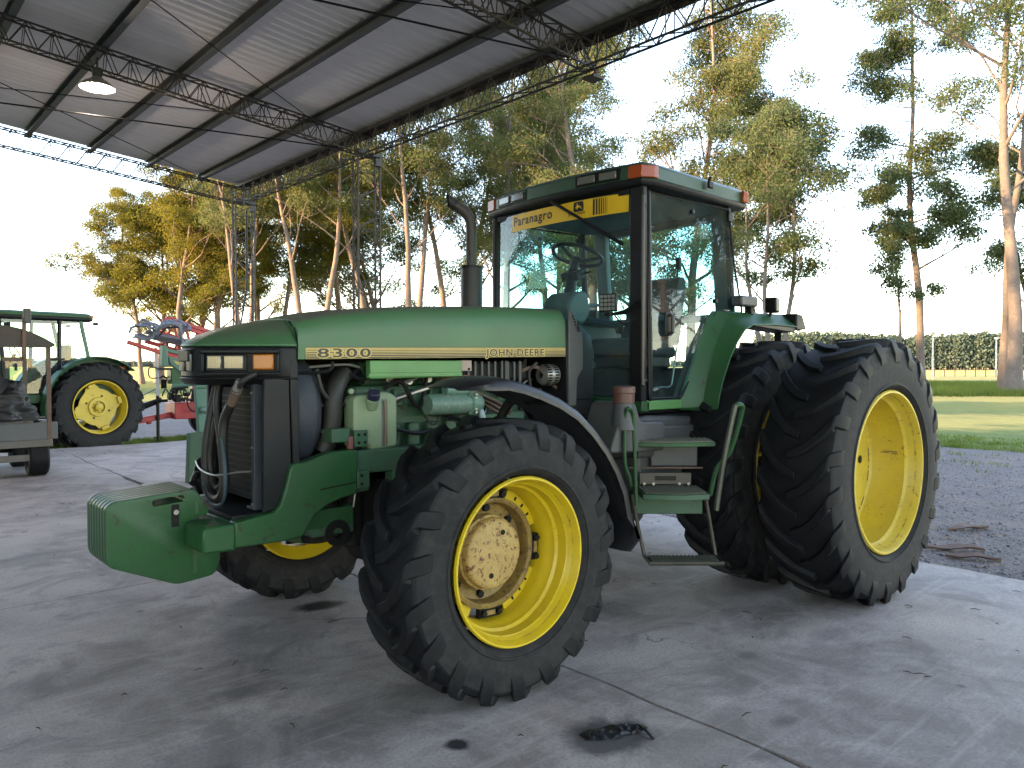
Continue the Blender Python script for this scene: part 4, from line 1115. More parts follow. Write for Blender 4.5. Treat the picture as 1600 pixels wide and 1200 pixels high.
MB().lathe([(0,.30),(0,.345),(.02,.352),(.11,.345),(.16,.30),(.165,.05)],(3.63,.0,1.385),(-1,0,0),48).build('fan_shroud', COOLER, E_, bevel=.005)
hose([(3.30,.24,1.60),(3.36,.27,1.54),(3.395,.285,1.45),(3.40,.285,1.35),(3.41,.27,1.25),(3.44,.25,1.17)], [.05]*1 and .052, 'intake_pipe', RUBBER_HOSE, E_, 16)
MB().lathe([(-.008,.054),(-.008,.058),(.008,.058),(.008,.054)],(3.405,.279,1.285),(.08,.1,1),20).build('hose_clamp', STEEL, E_)
MB().tube([(3.372,.33,1.262),(3.36,.335,1.262)],.012,8).build('clamp_screw', STEEL, E_)
hose([(3.50,.30,1.62),(3.47,.31,1.50),(3.40,.30,1.44),(3.30,.26,1.42)], .012, parent=E_)
hose([(3.56,.33,1.63),(3.35,.33,1.645),(3.25,.32,1.63)], .007, 'wire_loom', STEEL, E_, 6)
hose([(3.60,.28,1.60),(3.45,.33,1.61),(3.42,.33,1.66)], .010, 'wire_loom', BLACK, E_, 6)
MB().prism([(3.52,1.50),(3.45,1.42),(3.52,1.40)],'y',.27,.29).build('shroud_bracket', BLACKM, E_)
hq = random.Random(21)
for k in range(22):
    x0 = hq.uniform(1.95, 3.45); z0_ = hq.uniform(1.2, 1.6); y0_ = hq.uniform(.225, .31); L_ = hq.uniform(.15, .5)
    hose([(x0, y0_, z0_), (x0-.3*L_, y0_+.03, z0_+hq.uniform(-.06,.08)), (x0-.7*L_, y0_+.02, z0_+hq.uniform(-.12,.10)), (x0-L_, y0_-.02, z0_+hq.uniform(-.15,.12))], hq.choice([.005,.007,.009,.013]), 'engine_hose', hq.choice([BLACK, RUBBER_HOSE, BLACK, DARK, STEEL, RUSTY]), E_, 6)
for (x, z) in ((3.02,1.56),(2.88,1.55),(2.74,1.56),(2.60,1.55)):
    MB().tube([(x,.215,z),(x,.27,z)],[.028,.024],10).build('injector_line_nut', STEEL, E_)
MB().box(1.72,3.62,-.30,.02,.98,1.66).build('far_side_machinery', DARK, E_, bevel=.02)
MB().box(1.70,3.64,-.385,-.31,1.18,1.72).build('far_light_stop', DARK, E_, bevel=.01)  # added dark sheet that shuts out brightness showing through under the hood
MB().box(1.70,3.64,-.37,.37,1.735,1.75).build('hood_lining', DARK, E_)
# frame rails, transmission, belly
fr_ = MB().prism([(3.33,1.175),(2.0,1.175),(1.75,1.10),(1.75,.80),(2.6,.80),(3.0,.885),(3.08,.885),(3.08,1.045),(3.235,1.045),(3.235,.945),(3.33,.945)],'y',.30,.40)
fr_.build('frame_rail', CASTG, T, bevel=.012)
MB().prism([(3.33,1.175),(2.0,1.175),(1.75,1.10),(1.75,.80),(3.33,.80)],'y',-.40,-.30).build('frame_rail', CASTG, T, bevel=.012)
MB().box(3.25,3.325,.40,.425,.97,1.065).build('rail_bracket', CASTG, T, bevel=.004)
hb = MB()
for z in (.995,1.04): hb.cyl((3.30,.425,z),(3.30,.427,z),.009,n=10)
hb.build('bolt_hole', BLACKM, T)
MB().cyl((2.93,.400,1.115),(2.93,.403,1.115),.035,n=16).build('rust_patch', plain('rust_scab',(.17,.08,.07),.8), T)
MB().box(-.55,1.95,-.30,.30,.55,1.16).build('transmission', DARK, T, bevel=.03)
MB().box(1.0,3.3,-.27,.27,.62,.98).build('belly_casting', DARK, T, bevel=.03)
MB().box(.2,1.75,-.78,.78,1.02,1.30).build('cab_underside', BLACK, T, bevel=.02)
for sg in (1,-1): MB().lathe([(0,.22),(.25,.20),(.36,.13),(.37,.001)],(0,sg*.25,.905),(0,sg,0),24).build('rear_axle', CASTG, T)
# front axle
fa = part('front_axle', T)
MB().tube([(2.945,-.80,.66),(2.945,-.35,.70),(2.945,.35,.70),(2.945,.80,.66)],[.09,.12,.12,.09],12).build('axle_beam', CASTG, fa)
MB().lathe([(-.16,.05),(-.14,.19),(.14,.19),(.16,.05)],(2.945,.0,.66),(1,0,0),24).build('differential', DARK, fa)
for sg in (1,-1):
    MB().tube([(2.945,sg*.80,.42),(2.945,sg*.80,.93)],[.10,.085],14).build('king_pin_housing', DARK, fa, bevel=.01)
    MB().cyl((2.945,sg*.75,.68),(2.945,sg*.98,.68),.13,n=20).build('knuckle', CASTG, fa, bevel=.01)
    MB().tube([(3.12,sg*.30,.72),(3.16,sg*.75,.66)],.028,8).build('steering_ram', STEEL, fa)
MB().tube([(3.42,.25,.90),(3.40,.28,.72)],[.06,.05],14).build('axle_pivot', DARK, fa, bevel=.008)
MB().lathe([(-.03,.03),(-.03,.075),(.03,.075),(.03,.03)],(3.40,.33,.73),(.35,1,0),20).build('pivot_eye', DARK, fa)
MB().cyl((3.26,.24,.95),(3.26,.24,.62),.065,n=14).build('front_drive_housing', DARK, fa, bevel=.01)
MB().tube([(3.31,.35,.86),(3.30,.36,.96),(3.29,.35,1.03)],.006,6).build('brake_line', STEEL, fa)
# front mudguards
for sg in (1,-1):
    cpts = [(3.27,1.535),(3.20,1.560),(3.12,1.574),(3.02,1.574),(2.92,1.556),(2.80,1.522),(2.66,1.472),(2.52,1.400),(2.40,1.305),(2.29,1.195),(2.20,1.075),(2.13,.945),(2.092,.80),(2.085,.66),(2.10,.585)]
    secs = []
    for i, (x, z) in enumerate(cpts):
        a = V((cpts[max(i-1,0)][0],0,cpts[max(i-1,0)][1])); b = V((cpts[min(i+1,len(cpts)-1)][0],0,cpts[min(i+1,len(cpts)-1)][1]))
        t = (b-a).normalized(); nn = V((t.z,0,-t.x));
        if nn.z < 0 or (abs(nn.z) < .3 and nn.x > 0): nn = -nn
        w0, w1 = .945, 1.330
        if i == 0: w0, w1 = 1.00, 1.25
        if i == len(cpts)-1: w0, w1 = 1.0, 1.27
        P = V((x,0,z)); th = .012
        row = []
        for (y, off) in ((w1,-.055),(w1,-.02),(w1-.03,0),(w1-.12,.012),((w0+w1)/2,.015),(w0+.05,.006),(w0,-.02),(w0+.006,-.035),(w0+.06,-.010),((w0+w1)/2,-.0),(w1-.13,-.003),(w1-.035,-.018),(w1-.014,-.055)):
            q = P + nn*(off*(.25 if i == 0 else .7 if i == 1 else 1)); row.append((q.x, sg*y, q.z))
        secs.append(row)
    MB().loft(secs).build('front_fender', FEND, T, angle=60)
    MB().tube(spline([(2.62,sg*.78,1.02),(2.66,sg*.80,1.25),(2.62,sg*.88,1.44),(2.58,sg*1.0,1.44)],5),.028,8).build('fender_bracket', BLACKM, T)
    MB().bar((2.60,sg*.9,1.438),(2.60,sg*1.28,1.438),.05,.012).build('fender_stay', BLACKM, T)
# ------------------------------------------------------------------ cab
cab = part('cab', T)
# roof: dark lower shell and green upper shell, bowed front edge
def roofplan(g, zoff=0):
    f = []
    for y in np.linspace(.80-g*.6, -.80+g*.6, 13): f.append((1.385 - g + .09*(1-(y/.8)**2), float(y)))
    return [(.10+g, .80-g), (1.30-g, .845-g)] + f + [(1.30-g, -.845+g), (.10+g, -.80+g)]
def roofsec(g, z): return [(x, y, z) for x, y in roofplan(g)]
MB().loft([roofsec(.05, 2.838), roofsec(.012, 2.850), roofsec(.0, 2.872), roofsec(0, 2.895)]).build('roof_shell', BLACK, cab, bevel=.006)
MB().loft([roofsec(.012, 2.896), roofsec(.014, 2.985), roofsec(.05, 3.012), roofsec(.16, 3.035), roofsec(.40, 3.050)]).build('roof_cap', worn('roof_green',(.011,.062,.028),.34,(.05,.075,.062),.5,4), cab, bevel=.006, angle=30)
def rx(y): return 1.385 + .09*(1-(y/.8)**2)
def front_block(y0, y1, z0, z1, mat, name, out=.012, par=None):
    n_ = max(2, int(abs(y1-y0)/.06)+1); secs = []
    for y in np.linspace(y0, y1, n_):
        x = rx(y) - .014; secs.append([(x-.03,y,z0),(x+out,y,z0),(x+out,y,z1),(x-.03,y,z1)])
    return MB().loft(secs).build(name, mat, par or cab, bevel=.004)
for sg in (1, -1):
    bez = front_block(sg*.26, sg*.64, 2.905, 2.985, BLACKM, 'work_light_bezel', .008)
    for (a, b) in ((.29,.435),(.475,.61)): front_block(sg*a, sg*b, 2.918, 2.970, LENS, 'work_light', .016, cab)
    # wrap-round turn lamps on the front corners
    front_block(sg*.70, sg*.80, 2.900, 2.985, ORANGE, 'marker_lamp', .012)
    MB().prism([(1.386,sg*.79),(1.31,sg*.840),(1.255,sg*.846),(1.255,sg*.80),(1.36,sg*.77)],'z',2.901,2.984).build('marker_lamp', ORANGE, cab, bevel=.006)
    MB().box(.09,.16,min(sg*.76,sg*.815),max(sg*.76,sg*.815),2.90,2.985).build('rear_marker_lamp', ORANGE, cab, bevel=.006)
    MB().box(.62,.68,min(sg*.833,sg*.855),max(sg*.833,sg*.855),2.925,2.975).build('roof_catch', BLACKM, cab, bevel=.008)
    MB().tube([(.65,sg*.83,2.975),(.65,sg*.845,3.01)],.011,8).build('roof_catch', BLACKM, cab)
# posts
def post(pts, wx, wy, name='cab_post', mat=BLACK):
    mb = MB(); secs = []
    for (x,y,z) in pts: secs.append([(x-wx/2,y-wy/2,z),(x+wx/2,y-wy/2,z),(x+wx/2,y+wy/2,z),(x-wx/2,y+wy/2,z)])
    return mb.loft(secs).build(name, mat, cab, bevel=.012)
for sg in (1, -1):
    post([(1.345,sg*(.745 if sg > 0 else .735),1.33),(1.345,sg*(.745 if sg > 0 else .735),2.85)], .055, .115 if sg > 0 else .05)
    post([(.24,sg*.765,2.02),(.30,sg*.755,2.85)], .045, .05)
    post([(.12,sg*.62,2.02),(.20,sg*.62,2.85)], .06, .13, 'rear_post', DASH)
    MB().box(.28,.34,min(sg*.78,sg*.80),max(sg*.78,sg*.80),2.73,2.80).build('door_hinge', BLACKM, cab, bevel=.006)
MB().box(.25,1.34,-.75,.75,2.828,2.8375).build('headliner', DASH, cab)
MB().box(1.335,1.375,-.69,.69,2.805,2.85).build('windscreen_header', BLACK, cab)
MB().box(.10,.16,-.69,.69,2.79,2.8375).build('rear_header', DASH, cab)
# glass
def sheet_glass(poly3, name, mat=GLASS, th=.005, nrm=(0,1,0)):
    nrm = V(nrm); n_ = len(poly3)
    vs = [V(p) for p in poly3]; 
    return MB().add(vs, [tuple(range(n_))]).build(name, mat, cab, smooth=False, fix=False)
ws = []
ys = np.linspace(.69, -.69, 17)
top = [(1.352 + .075*(1-(y/.69)**2), float(y), 2.825) for y in ys]; bot = [(1.362 + .085*(1-(y/.69)**2), float(y), 1.425) for y in ys]
wv = top + bot; wf = [(i, i+1, 17+i+1, 17+i) for i in range(16)]
MB().add(wv, wf).build('windscreen', GLASS, cab, fix=False, angle=60)
for sg in (1, -1):
    y = sg*.800
    dp = [(1.305,1.415),(.945,1.415),(.80,1.60),(.69,1.80),(.585,1.97),(.53,2.04),(.165,2.045),(.26,2.40),(.315,2.825),(1.305,2.815)]
    dp = rounded(dp, .03, 3)
    sheet_glass([(x, sg*(.812 - .03*max(0,(z-2.0))/.8*1.0), z) for x, z in dp], 'door_glass', GLASS)
    # rubber door seal as a thin tube round the glass
    MB().tube([(x, sg*(.812 - .03*max(0,(z-2.0))/.8), z) for x, z in dp + dp[:1]], .009, 6, cap=False).build('door_seal', BLACKM, cab)
    post([(1.292,sg*.812,1.40),(1.292,sg*.785,2.83)], .035, .03, 'door_frame')
    # handle
    MB().box(1.075,1.155,min(sg*.815,sg*.830),max(sg*.815,sg*.830),1.845,2.01).build('door_handle', BLACKM, cab, bevel=.012)
    MB().tube([(1.105,sg*.83,1.99),(1.105,sg*.855,1.98),(1.105,sg*.855,1.87),(1.105,sg*.83,1.86)],.014,8).build('door_handle', GREY, cab)
    MB().lathe([(0,.018),(.03,.018),(.032,.001)],(.55 if sg>0 else .55, sg*.81,2.115),(0,sg,0),12).build('door_pivot', BLACKM, cab)
    MB().lathe([(0,.016),(.02,.016),(.022,.001)],(.80, sg*.785,2.745),(0,sg,0),12).build('glass_bolt', BLACKM, cab)
    MB().tube(spline([(1.24,sg*.80,1.475),(1.16,sg*.80,1.49),(1.06,sg*.80,1.495),(1.03,sg*.80,1.56),(.965,sg*.80,1.85)],6),.007,6).build('door_rod', STEEL, cab)
    MB().tube([(1.26,sg*.80,1.47),(1.21,sg*.80,1.48)],.014,8).build('door_latch', STEEL, cab)
MB().add([(.13,.69,2.79),(.13,-.69,2.79),(.11,-.69,2.05),(.11,.69,2.05)],[(0,1,2,3)]).build('rear_window', GLASS, cab, smooth=False, fix=False)
MB().box(.09,.15,-.76,.76,1.99,2.05).build('rear_sill', DASH, cab, bevel=.01)
# sills and lower body
MB().box(.92,1.32,.74,.806,1.335,1.400).build('door_sill', LIGHTG, cab, bevel=.006)
MB().box(1.29,1.375,.66,.806,1.325,1.400).build('cab_corner', GREEN, cab, bevel=.01)
MB().box(1.33,1.37,-.80,.70,1.335,1.415).build('cab_front_beam', GREEN, cab, bevel=.006)
MB().box(.92,1.32,-.806,-.74,1.335,1.400).build('door_sill', LIGHTG, cab, bevel=.006)
MB().box(.15,1.33,-.74,.74,1.31,1.345).build('cab_floor', BLACK, cab)
MB().box(.10,.60,-.60,.60,1.345,1.62).build('seat_base', BLACK, cab, bevel=.02)
for sg in (1,-1): MB().prism([(.93,1.34),(.79,1.60),(.67,1.80),(.52,2.02),(.12,2.02),(.12,1.34)],'y',sg*.70,sg*.735).build('inner_fender', DASH, cab)
# seat, console, wheel
st = MB().prism(rounded([(.78,1.72),(.78,1.83),(.70,1.865),(.30,1.84),(.24,1.76),(.26,1.70)],.04,3),'y',-.26,.26); st.build('seat_cushion', SEATM, cab, bevel=.03)
MB().prism(rounded([(.36,1.82),(.26,2.16),(.22,2.36),(.13,2.38),(.11,2.30),(.20,1.80)],.04,3),'y',-.25,.25).build('seat_back', SEATM, cab, bevel=.04)
MB().box(.30,.70,-.24,.24,1.62,1.72).build('seat_suspension', BLACK, cab, bevel=.02)
for sg in (1,-1):
    MB().prism(rounded([(.30,2.02),(.72,2.05),(.72,1.99),(.30,1.96)],.02,2),'y',sg*.30,sg*.37).build('armrest', SEATM, cab, bevel=.015)
MB().tube(spline([(.86,-.44,2.03),(.84,-.44,2.12),(.25,-.46,2.18)],5),.016,8).build('grab_bar', DASH, cab)
MB().prism(rounded([(.80,1.72),(.86,1.98),(.30,2.04),(.20,1.72)],.04,3),'y',-.62,-.38).build('side_console', DASH, cab, bevel=.02)
for (x, y) in ((.72,-.50),(.64,-.46),(.55,-.52)):
    lv = MB().tube([(x,y,1.98),(x+.02,y,2.11)],.008,6); lv.sphere((x+.022,y,2.13),.022,8,6); lv.build('control_lever', BLACK, cab)
MB().tube([(1.32,.0,1.36),(1.27,-.02,1.95),(1.20,-.035,2.14)],[.10,.085,.07],14).build('dash_pedestal', DASH, cab, bevel=.01)
MB().prism(rounded([(1.36,1.96),(1.38,2.10),(1.30,2.19),(1.18,2.20),(1.13,2.06),(1.20,1.95)],.03,3),'y',-.16,.12).build('dash_console', DASH, cab, bevel=.02)
MB().tube([(1.21,-.035,2.18),(1.165,-.045,2.34),(1.12,-.055,2.44)],[.046,.042,.030],12).build('steering_column', BLACK, cab)
MB().obox((1.165,-.045,2.33),(1,0,-.4),(0,1,0),(.4,0,1),.045,.085,.035).build('column_switch_box', BLACK, cab, bevel=.012)
MB().tube([(1.15,.04,2.335),(1.14,.13,2.35)],.008,6).build('column_stalk', BLACK, cab)
wc, wn = V((1.095,-.06,2.495)), V((-.33,0,.944)).normalized()
wa = V((0,1,0)); wb = wn.cross(wa)
ringp = [wc + (wa*math.cos(t_)+wb*math.sin(t_))*.195 for t_ in np.linspace(0,2*PI,41)]
sw = MB().tube(ringp, .0155, 8, cap=False)
sw.build('steering_wheel', BLACK, cab)
sp = MB()
for a in (.5, 2.64, 4.71): sp.tube([wc-wn*.05, wc - wn*.03 + (wa*math.cos(a)+wb*math.sin(a))*.10, wc + (wa*math.cos(a)+wb*math.sin(a))*.19], [.02,.014,.012], 8)
sp.lathe([(-.065,.03),(-.03,.045),(-.02,.03),(-.018,.001)], wc, wn, 16)
sp.build('wheel_spoke', BLACK, cab)
MB().tube([(.10,.08,2.08),(.09,.14,2.36),(.09,.155,2.50)],.008,6).build('rear_wiper', BLACK, cab)
MB().obox((.09,.155,2.50),(1,0,0),(0,1,0),(0,0,1),.02,.022,.05).build('wiper_motor', BLACK, cab, bevel=.008)
# sun strip along the top of the screen, with its lettering
def wx(y, z): f = (2.825-z)/1.4; return 1.352+.010*f + (.075+.010*f)*(1-(y/.69)**2)
strip_ = []
ysn = np.linspace(.672, -.485, 15)
for z in (2.820, 2.690): strip_ += [(wx(y,z)+.003, float(y), z) for y in ysn]
stp = part('windscreen_banner', T)
MB().add(strip_, [(i,i+1,15+i+1,15+i) for i in range(14)]).build('banner', STICKY, stp, fix=False)
def wtext(txt, y0, z0_, size, sx=1.0, off=.0, sp_=1.0, shear=0):
    vs, fs = text_geo(txt, size, off, sp_, shear)
    return MB().add([(wx(y0+v_[0]*sx, z0_+v_[1])+.0055, y0+v_[0]*sx, z0_+v_[1]) for v_ in vs], fs).build('lettering', STICKK, stp, smooth=False, fix=False)
wtext('Paranagro', -.462, 2.733, .098, 1.05, .0022, 1.12)
wtext('John Deere', .165, 2.722, .034, .98, .0003, 1.0)
bars = MB()
yy = .388
for wd in (.016,.014,.011,.009,.006,.005,.003):
    bars.add([(wx(yy,2.81)+.0055,yy,2.812),(wx(yy+wd,2.81)+.0055,yy+wd,2.812),(wx(yy+wd,2.70)+.0055,yy+wd,2.700),(wx(yy,2.70)+.0055,yy,2.700)],[(0,1,2,3)]); yy += wd + .009
bars.build('banner_bars', STICKK, stp, smooth=False, fix=False)
# leaping stag badge on a black shield
bd = rounded([(.215,2.752),(.222,2.742),(.30,2.742),(.307,2.752),(.307,2.800),(.298,2.814),(.224,2.814),(.215,2.800)], .01, 3)
MB().add([(wx(y,z)+.0055, y, z) for y, z in bd],[tuple(range(len(bd)))]).build('badge', STICKK, stp, smooth=False, fix=False)
stag = [(.228,2.768),(.238,2.776),(.245,2.786),(.248,2.802),(.253,2.804),(.253,2.792),(.262,2.786),(.280,2.780),(.290,2.766),(.297,2.757),(.291,2.758),(.280,2.770),(.268,2.772),(.258,2.768),(.248,2.757),(.243,2.760),(.247,2.769),(.240,2.770)]
MB().add([(wx(y,z)+.0075, y, z) for y, z in stag],[tuple(range(len(stag)))]).build('stag_emblem', STICKY, stp, smooth=False, fix=False)
MB().tube([(1.455,.02,2.855),(1.462,.05,2.83),(1.435,.34,2.66),(1.385,.645,2.475)],[.016,.013,.010,.006],6).build('wiper_arm', BLACK, cab)
MB().bar((1.425,.30,2.675),(1.385,.64,2.468),.012,.02).build('wiper_blade', BLACK, cab)
# cowl panel between hood and cab
for sg in (1,-1):
    MB().prism([(1.688,1.36),(1.688,2.018),(1.655,2.022),(1.55,1.86),(1.545,1.62),(1.60,1.55),(1.61,1.36)],'y',sg*.405,sg*.425).build('cowl_panel', GREY, T, bevel=.008)
    cv = MB()
    for k in range(6): cv.obox((1.650-.0095*k, sg*.4265, 1.975-.019*k),(1,0,0),(0,1,0),(0,0,1),.008,.002,.006)
    cv.prism([(1.606,1.955),(1.600,1.872),(1.572,1.872)],'y',sg*.4245,sg*.4275)
    cv.build('cowl_vent', BLACKM, T)
cwl = []
for x in (1.695, 1.66, 1.50, 1.42):
    t = (1.695-x)/.275; hf = [(.41,1.40),(.41,1.85-.12*t),(.38,1.97-.12*t),(.29,2.035-.11*t),(0,2.055-.11*t)]
    cwl.append([(x,y,z) for y,z in hf]+[(x,-y,z) for y,z in hf[-2::-1]])
MB().loft(cwl).build('cowl', BLACK, T, bevel=.006)
MB().box(1.42,1.66,-.40,.40,1.0,1.42).build('firewall_base', BLACK, T, bevel=.01)
# grab rail by the front post, LED work lamp on its bracket
MB().tube(spline([(1.36,.80,2.70),(1.40,.84,2.715),(1.425,.85,2.68),(1.425,.85,1.60),(1.41,.845,1.545),(1.34,.81,1.54)],4),.013,8).build('grab_rail', plain('worn_rail',(.03,.022,.02),.4), T)
led = part('led_work_lamp', T)
MB().obox((1.50,.615,2.065),(1,.35,0),(-.35,1,0),(0,0,1),.022,.062,.060).build('lamp_body', BLACKM, led, bevel=.008)
lg = MB(); LN = V((1,.35,0)).normalized(); LS = V((-.35,1,0)).normalized()
for i in range(4):
    for j in range(4):
        c = V((1.50,.615,2.065)) + LN*.0235 + LS*(-.042+.028*i) + V((0,0,-.042+.028*j)); lg.obox(c, LN, LS, (0,0,1), .002, .0115, .0115)
lg.build('led_lens', LENS, led, bevel=.002)
MB().box(1.475,1.52,.59,.64,1.975,2.0).build('lamp_foot', BLACKM, led, bevel=.004)
MB().tube([(1.49,.615,1.985),(1.43,.70,2.0),(1.37,.78,2.05)],[.008,.02,.03],6).build('lamp_bracket', BLACKM, led)
hose([(1.49,.64,2.0),(1.44,.68,1.93),(1.40,.72,1.925),(1.38,.76,1.96)], .006, 'lamp_cable', BLACK, led, 6)
# mirrors and lamps on the fender
for sg in (1,-1):
    MB().obox((.25,sg*.885,2.125),(1,0,0),(0,1,0),(0,0,1),.115,.045,.040).build('fender_lamp', GREY, T, bevel=.014)
    MB().box(.14,.185,min(sg*.84,sg*.90),max(sg*.84,sg*.90),2.03,2.09).build('lamp_foot', BLACKM, T, bevel=.006)
    MB().obox((-.07,sg*.93,2.11),(1,.15*sg,.1),(0,1,0),(0,0,1),.045,.05,.058).build('rear_work_lamp', BLACKM, T, bevel=.012)
    MB().tube([(-.07,sg*.92,2.06),(-.07,sg*.90,2.01)],.012,8).build('lamp_stem', BLACKM, T)
# rear mudguards: flat cheek by the door, crown band curving over the tyre
for sg in (1,-1):
    inner = [(.950,1.335),(.935,1.44),(.88,1.555),(.80,1.690),(.72,1.845),(.63,1.985),(.56,2.045),(.10,2.052),(-.35,2.06)]
    crown = [(.800,1.335),(.775,1.45),(.735,1.575),(.665,1.715),(.585,1.85),(.49,1.965),(.38,2.030),(.05,2.045),(-.35,2.05)]
    outer = [(.800,1.335),(.768,1.45),(.715,1.57),(.640,1.70),(.550,1.815),(.45,1.905),(.34,1.945),(.02,1.955),(-.30,1.95)]
    secs = []
    for (a, c_, o_) in zip(inner, crown, outer):
        secs.append([(a[0],sg*.800,a[1]),(c_[0]+.01,sg*.872,c_[1]+.004),(c_[0],sg*.888,c_[1]-.004),(o_[0]-.006,sg*1.010,o_[1]-.0),(o_[0]-.02,sg*1.008,o_[1]-.008),(c_[0]-.02,sg*.872,c_[1]-.022),(a[0]-.02,sg*.785,a[1]-.012)])
    MB().loft(secs).build('rear_fender', GREEN, T, angle=25, bevel=.004)
    MB().prism([(-.30,1.955),(-.30,2.055),(-.40,2.045),(-.47,1.93),(-.30,1.915)],'y',sg*.86,sg*1.01).build('fender_tail', BLACK, T, bevel=.012)
    MB().prism([(.30,1.955),(.30,1.93),(-.30,1.90),(-.30,1.945)],'y',sg*.80,sg*1.0).build('fender_liner', BLACK, T, bevel=.006)
    for xx in (-.33,): MB().box(xx-.012,xx,min(sg*.80,sg*.86),max(sg*.80,sg*.86),1.35,2.05).build('fender_back', BLACK, T)
# exhaust stack on the right of the hood
ex_ = part('exhaust', T)
MB().lathe([(0,.05),(0,.082),(.36,.082),(.385,.076),(.39,.042)],(1.835,-.45,2.0),(0,0,1),28).build('muffler', worn('black_muffler',(.012,.011,.011),.5,(.05,.035,.03),.5,6), ex_, bevel=.004)
pp = spline([(1.838,-.45,2.38),(1.838,-.45,2.56),(1.838,-.45,2.68),(1.852,-.456,2.745),(1.893,-.476,2.795),(1.945,-.501,2.832)],6)
sto = MB().tube(pp, .041, 18, cap=False); q = pp[-1]; dq = (pp[-1]-pp[-2]).normalized()
sto.build('stack_pipe', worn('brown_stack',(.020,.016,.015),.5,(.075,.050,.036),.6,7), ex_, bevel=0)
tipv = []
_, ta, tb = MB().frame([q-dq, q])[1]
ring0 = [q-dq*.002 + (ta*math.cos(2*PI*k/18+PI/18)+tb*math.sin(2*PI*k/18+PI/18))*.0412 for k in range(18)]
ring1 = [p + dq*(.035 + .9*max(0, (p-q).z+.04)) for p in ring0]
MB().add(ring0+ring1, [(k,(k+1)%18,18+(k+1)%18,18+k) for k in range(18)]).build('stack_tip', worn('sooty_tip',(.008,.007,.007),.6,(.05,.03,.02),.4,7), ex_)
for s_ in (-1,1):
    MB().tube([(1.838+.07*s_,-.45+.06*s_,2.385),(1.838+.075*s_,-.45+.065*s_,2.43),(1.838+.041*s_,-.45+.025*s_,2.50)],.006,6).build('stack_stay', BLACKM, ex_)
MB().lathe([(0,.083),(0,.088),(.02,.088),(.02,.083)],(1.835,-.45,2.365),(0,0,1),28).build('muffler_band', BLACKM, ex_)
# fuel tank with its filler neck behind the steps
tkp = [(1.40,.62),(1.42,1.285),(1.30,1.30),(.60,1.268),(.50,1.235),(.44,1.10),(.44,.62)]
MB().prism(rounded(tkp,.05,4),'y',.32,.80).build('fuel_tank', GREY, T, bevel=.03)
MB().prism(rounded([(1.90,1.10),(1.80,1.30),(1.76,1.41),(1.655,1.41),(1.60,1.28),(1.35,1.27),(1.35,1.08)],.04,4),'y',.70,.98).build('filler_shoulder', GREY, T, bevel=.03)
MB().lathe([(0,.09),(.16,.062),(.20,.058),(.215,.058)],(1.735,.95,1.24),(0,0,1),24).build('filler_neck', GREY, T)
MB().lathe([(0,.06),(0,.068),(.06,.068),(.062,.064),(.062,.074),(.100,.072),(.106,.06),(.106,.001)],(1.735,.95,1.405),(0,0,1),24).build('filler_cap', plain('brown_cap',(.10,.038,.028),.5), T, bevel=.003)
MB().prism([(1.45,1.02),(1.45,1.235),(.60,1.215),(.52,1.16),(.46,1.05),(.46,1.02)],'y',.801,.845).build('tank_guard', GREY, T, bevel=.02)
# steps swung out beside the tank
stp_ = part('steps', T)
ds = V((1.167-1.582, 1.195-.826, 0)).normalized(); dn = V((-ds.y, ds.x, 0))
if dn.y < 0: dn = -dn
o0 = px(978, 694, 'z', 1.13); o0 = V((1.60,.80,1.13))
dn = V((.66,.75,0)).normalized(); ds = V((-.75,.66,0)).normalized()
base = V((1.565,.815,0))
def SP(s, n_, z): p = base + ds*s + dn*n_; return (p.x, p.y, z)
def step(s0, s1, n0, n1, z, th, name, mat, bow=.0, bev=.004):
    pts = []
    N = 10
    f = [SP(s0+(s1-s0)*k/N, n1 + bow*math.sin(PI*k/N), z) for k in range(N+1)]
    poly = [SP(s0, n0, z)] + f + [SP(s1, n0, z)]
    lo = [(p[0],p[1],p[2]-th) for p in poly]
    return MB().loft([lo, poly]).build(name, mat, stp_, bevel=bev)
def cleats(s0, s1, n0, n1, z, nn, bow=0):
    mb = MB()
    for j in range(nn):
        n_ = n0 + (n1-n0)*(j+.5)/nn
        prev = None
        pts = [SP(s0+.015+(s1-s0-.03)*k/16, n_ + bow*math.sin(PI*k/16)*(j+.5)/nn, z+.004) for k in range(17)]
        mb.tube(pts, .0042, 4)
        for p in pts: mb.obox((p[0],p[1],p[2]+.004), ds, dn, (0,0,1), .006,.004,.005)
    return mb.build('tread_grip', worn('grimy_step',(.05,.055,.04),.6,(.10,.10,.08),.5,10,metal=.3), stp_, smooth=False)
step(-.02,.56,-.05,.14,1.152,.028,'platform',GREEN,.06); step(-.01,.55,-.04,.13,1.1565,.004,'platform_plate',worn('platform_plate',(.16,.155,.15),.5,(.07,.07,.06),.7,10,metal=.4),.055,0); cleats(0,.54,-.03,.16,1.156,5,.04)
step(.08,.50,-.06,.24,.835,.035,'step_tread',CASTG,.045); cleats(.09,.49,-.05,.25,.835,6,.04)
step(.06,.52,-.14,-.02,.80,.14,'step_riser',CASTG,.0)
step(.10,.44,-.02,.0,.935,.075,'step_back_plate',worn('grimy_plate',(.075,.07,.06),.55,(.09,.06,.045),.6,9,metal=.3),.0,.003)
rv = MB()
for s_ in (.13,.19,.36,.42): rv.tube([SP(s_,.0,.865), SP(s_,.012,.865)], .010, 8)
rv.build('rivet', STEEL, stp_)
MB().loft([[SP(.20,.001,.885),SP(.34,.001,.885),SP(.34,.001,.915),SP(.20,.001,.915)],[SP(.20,.003,.885),SP(.34,.003,.885),SP(.34,.003,.915),SP(.20,.003,.915)]]).build('hand_slot', BLACKM, stp_)
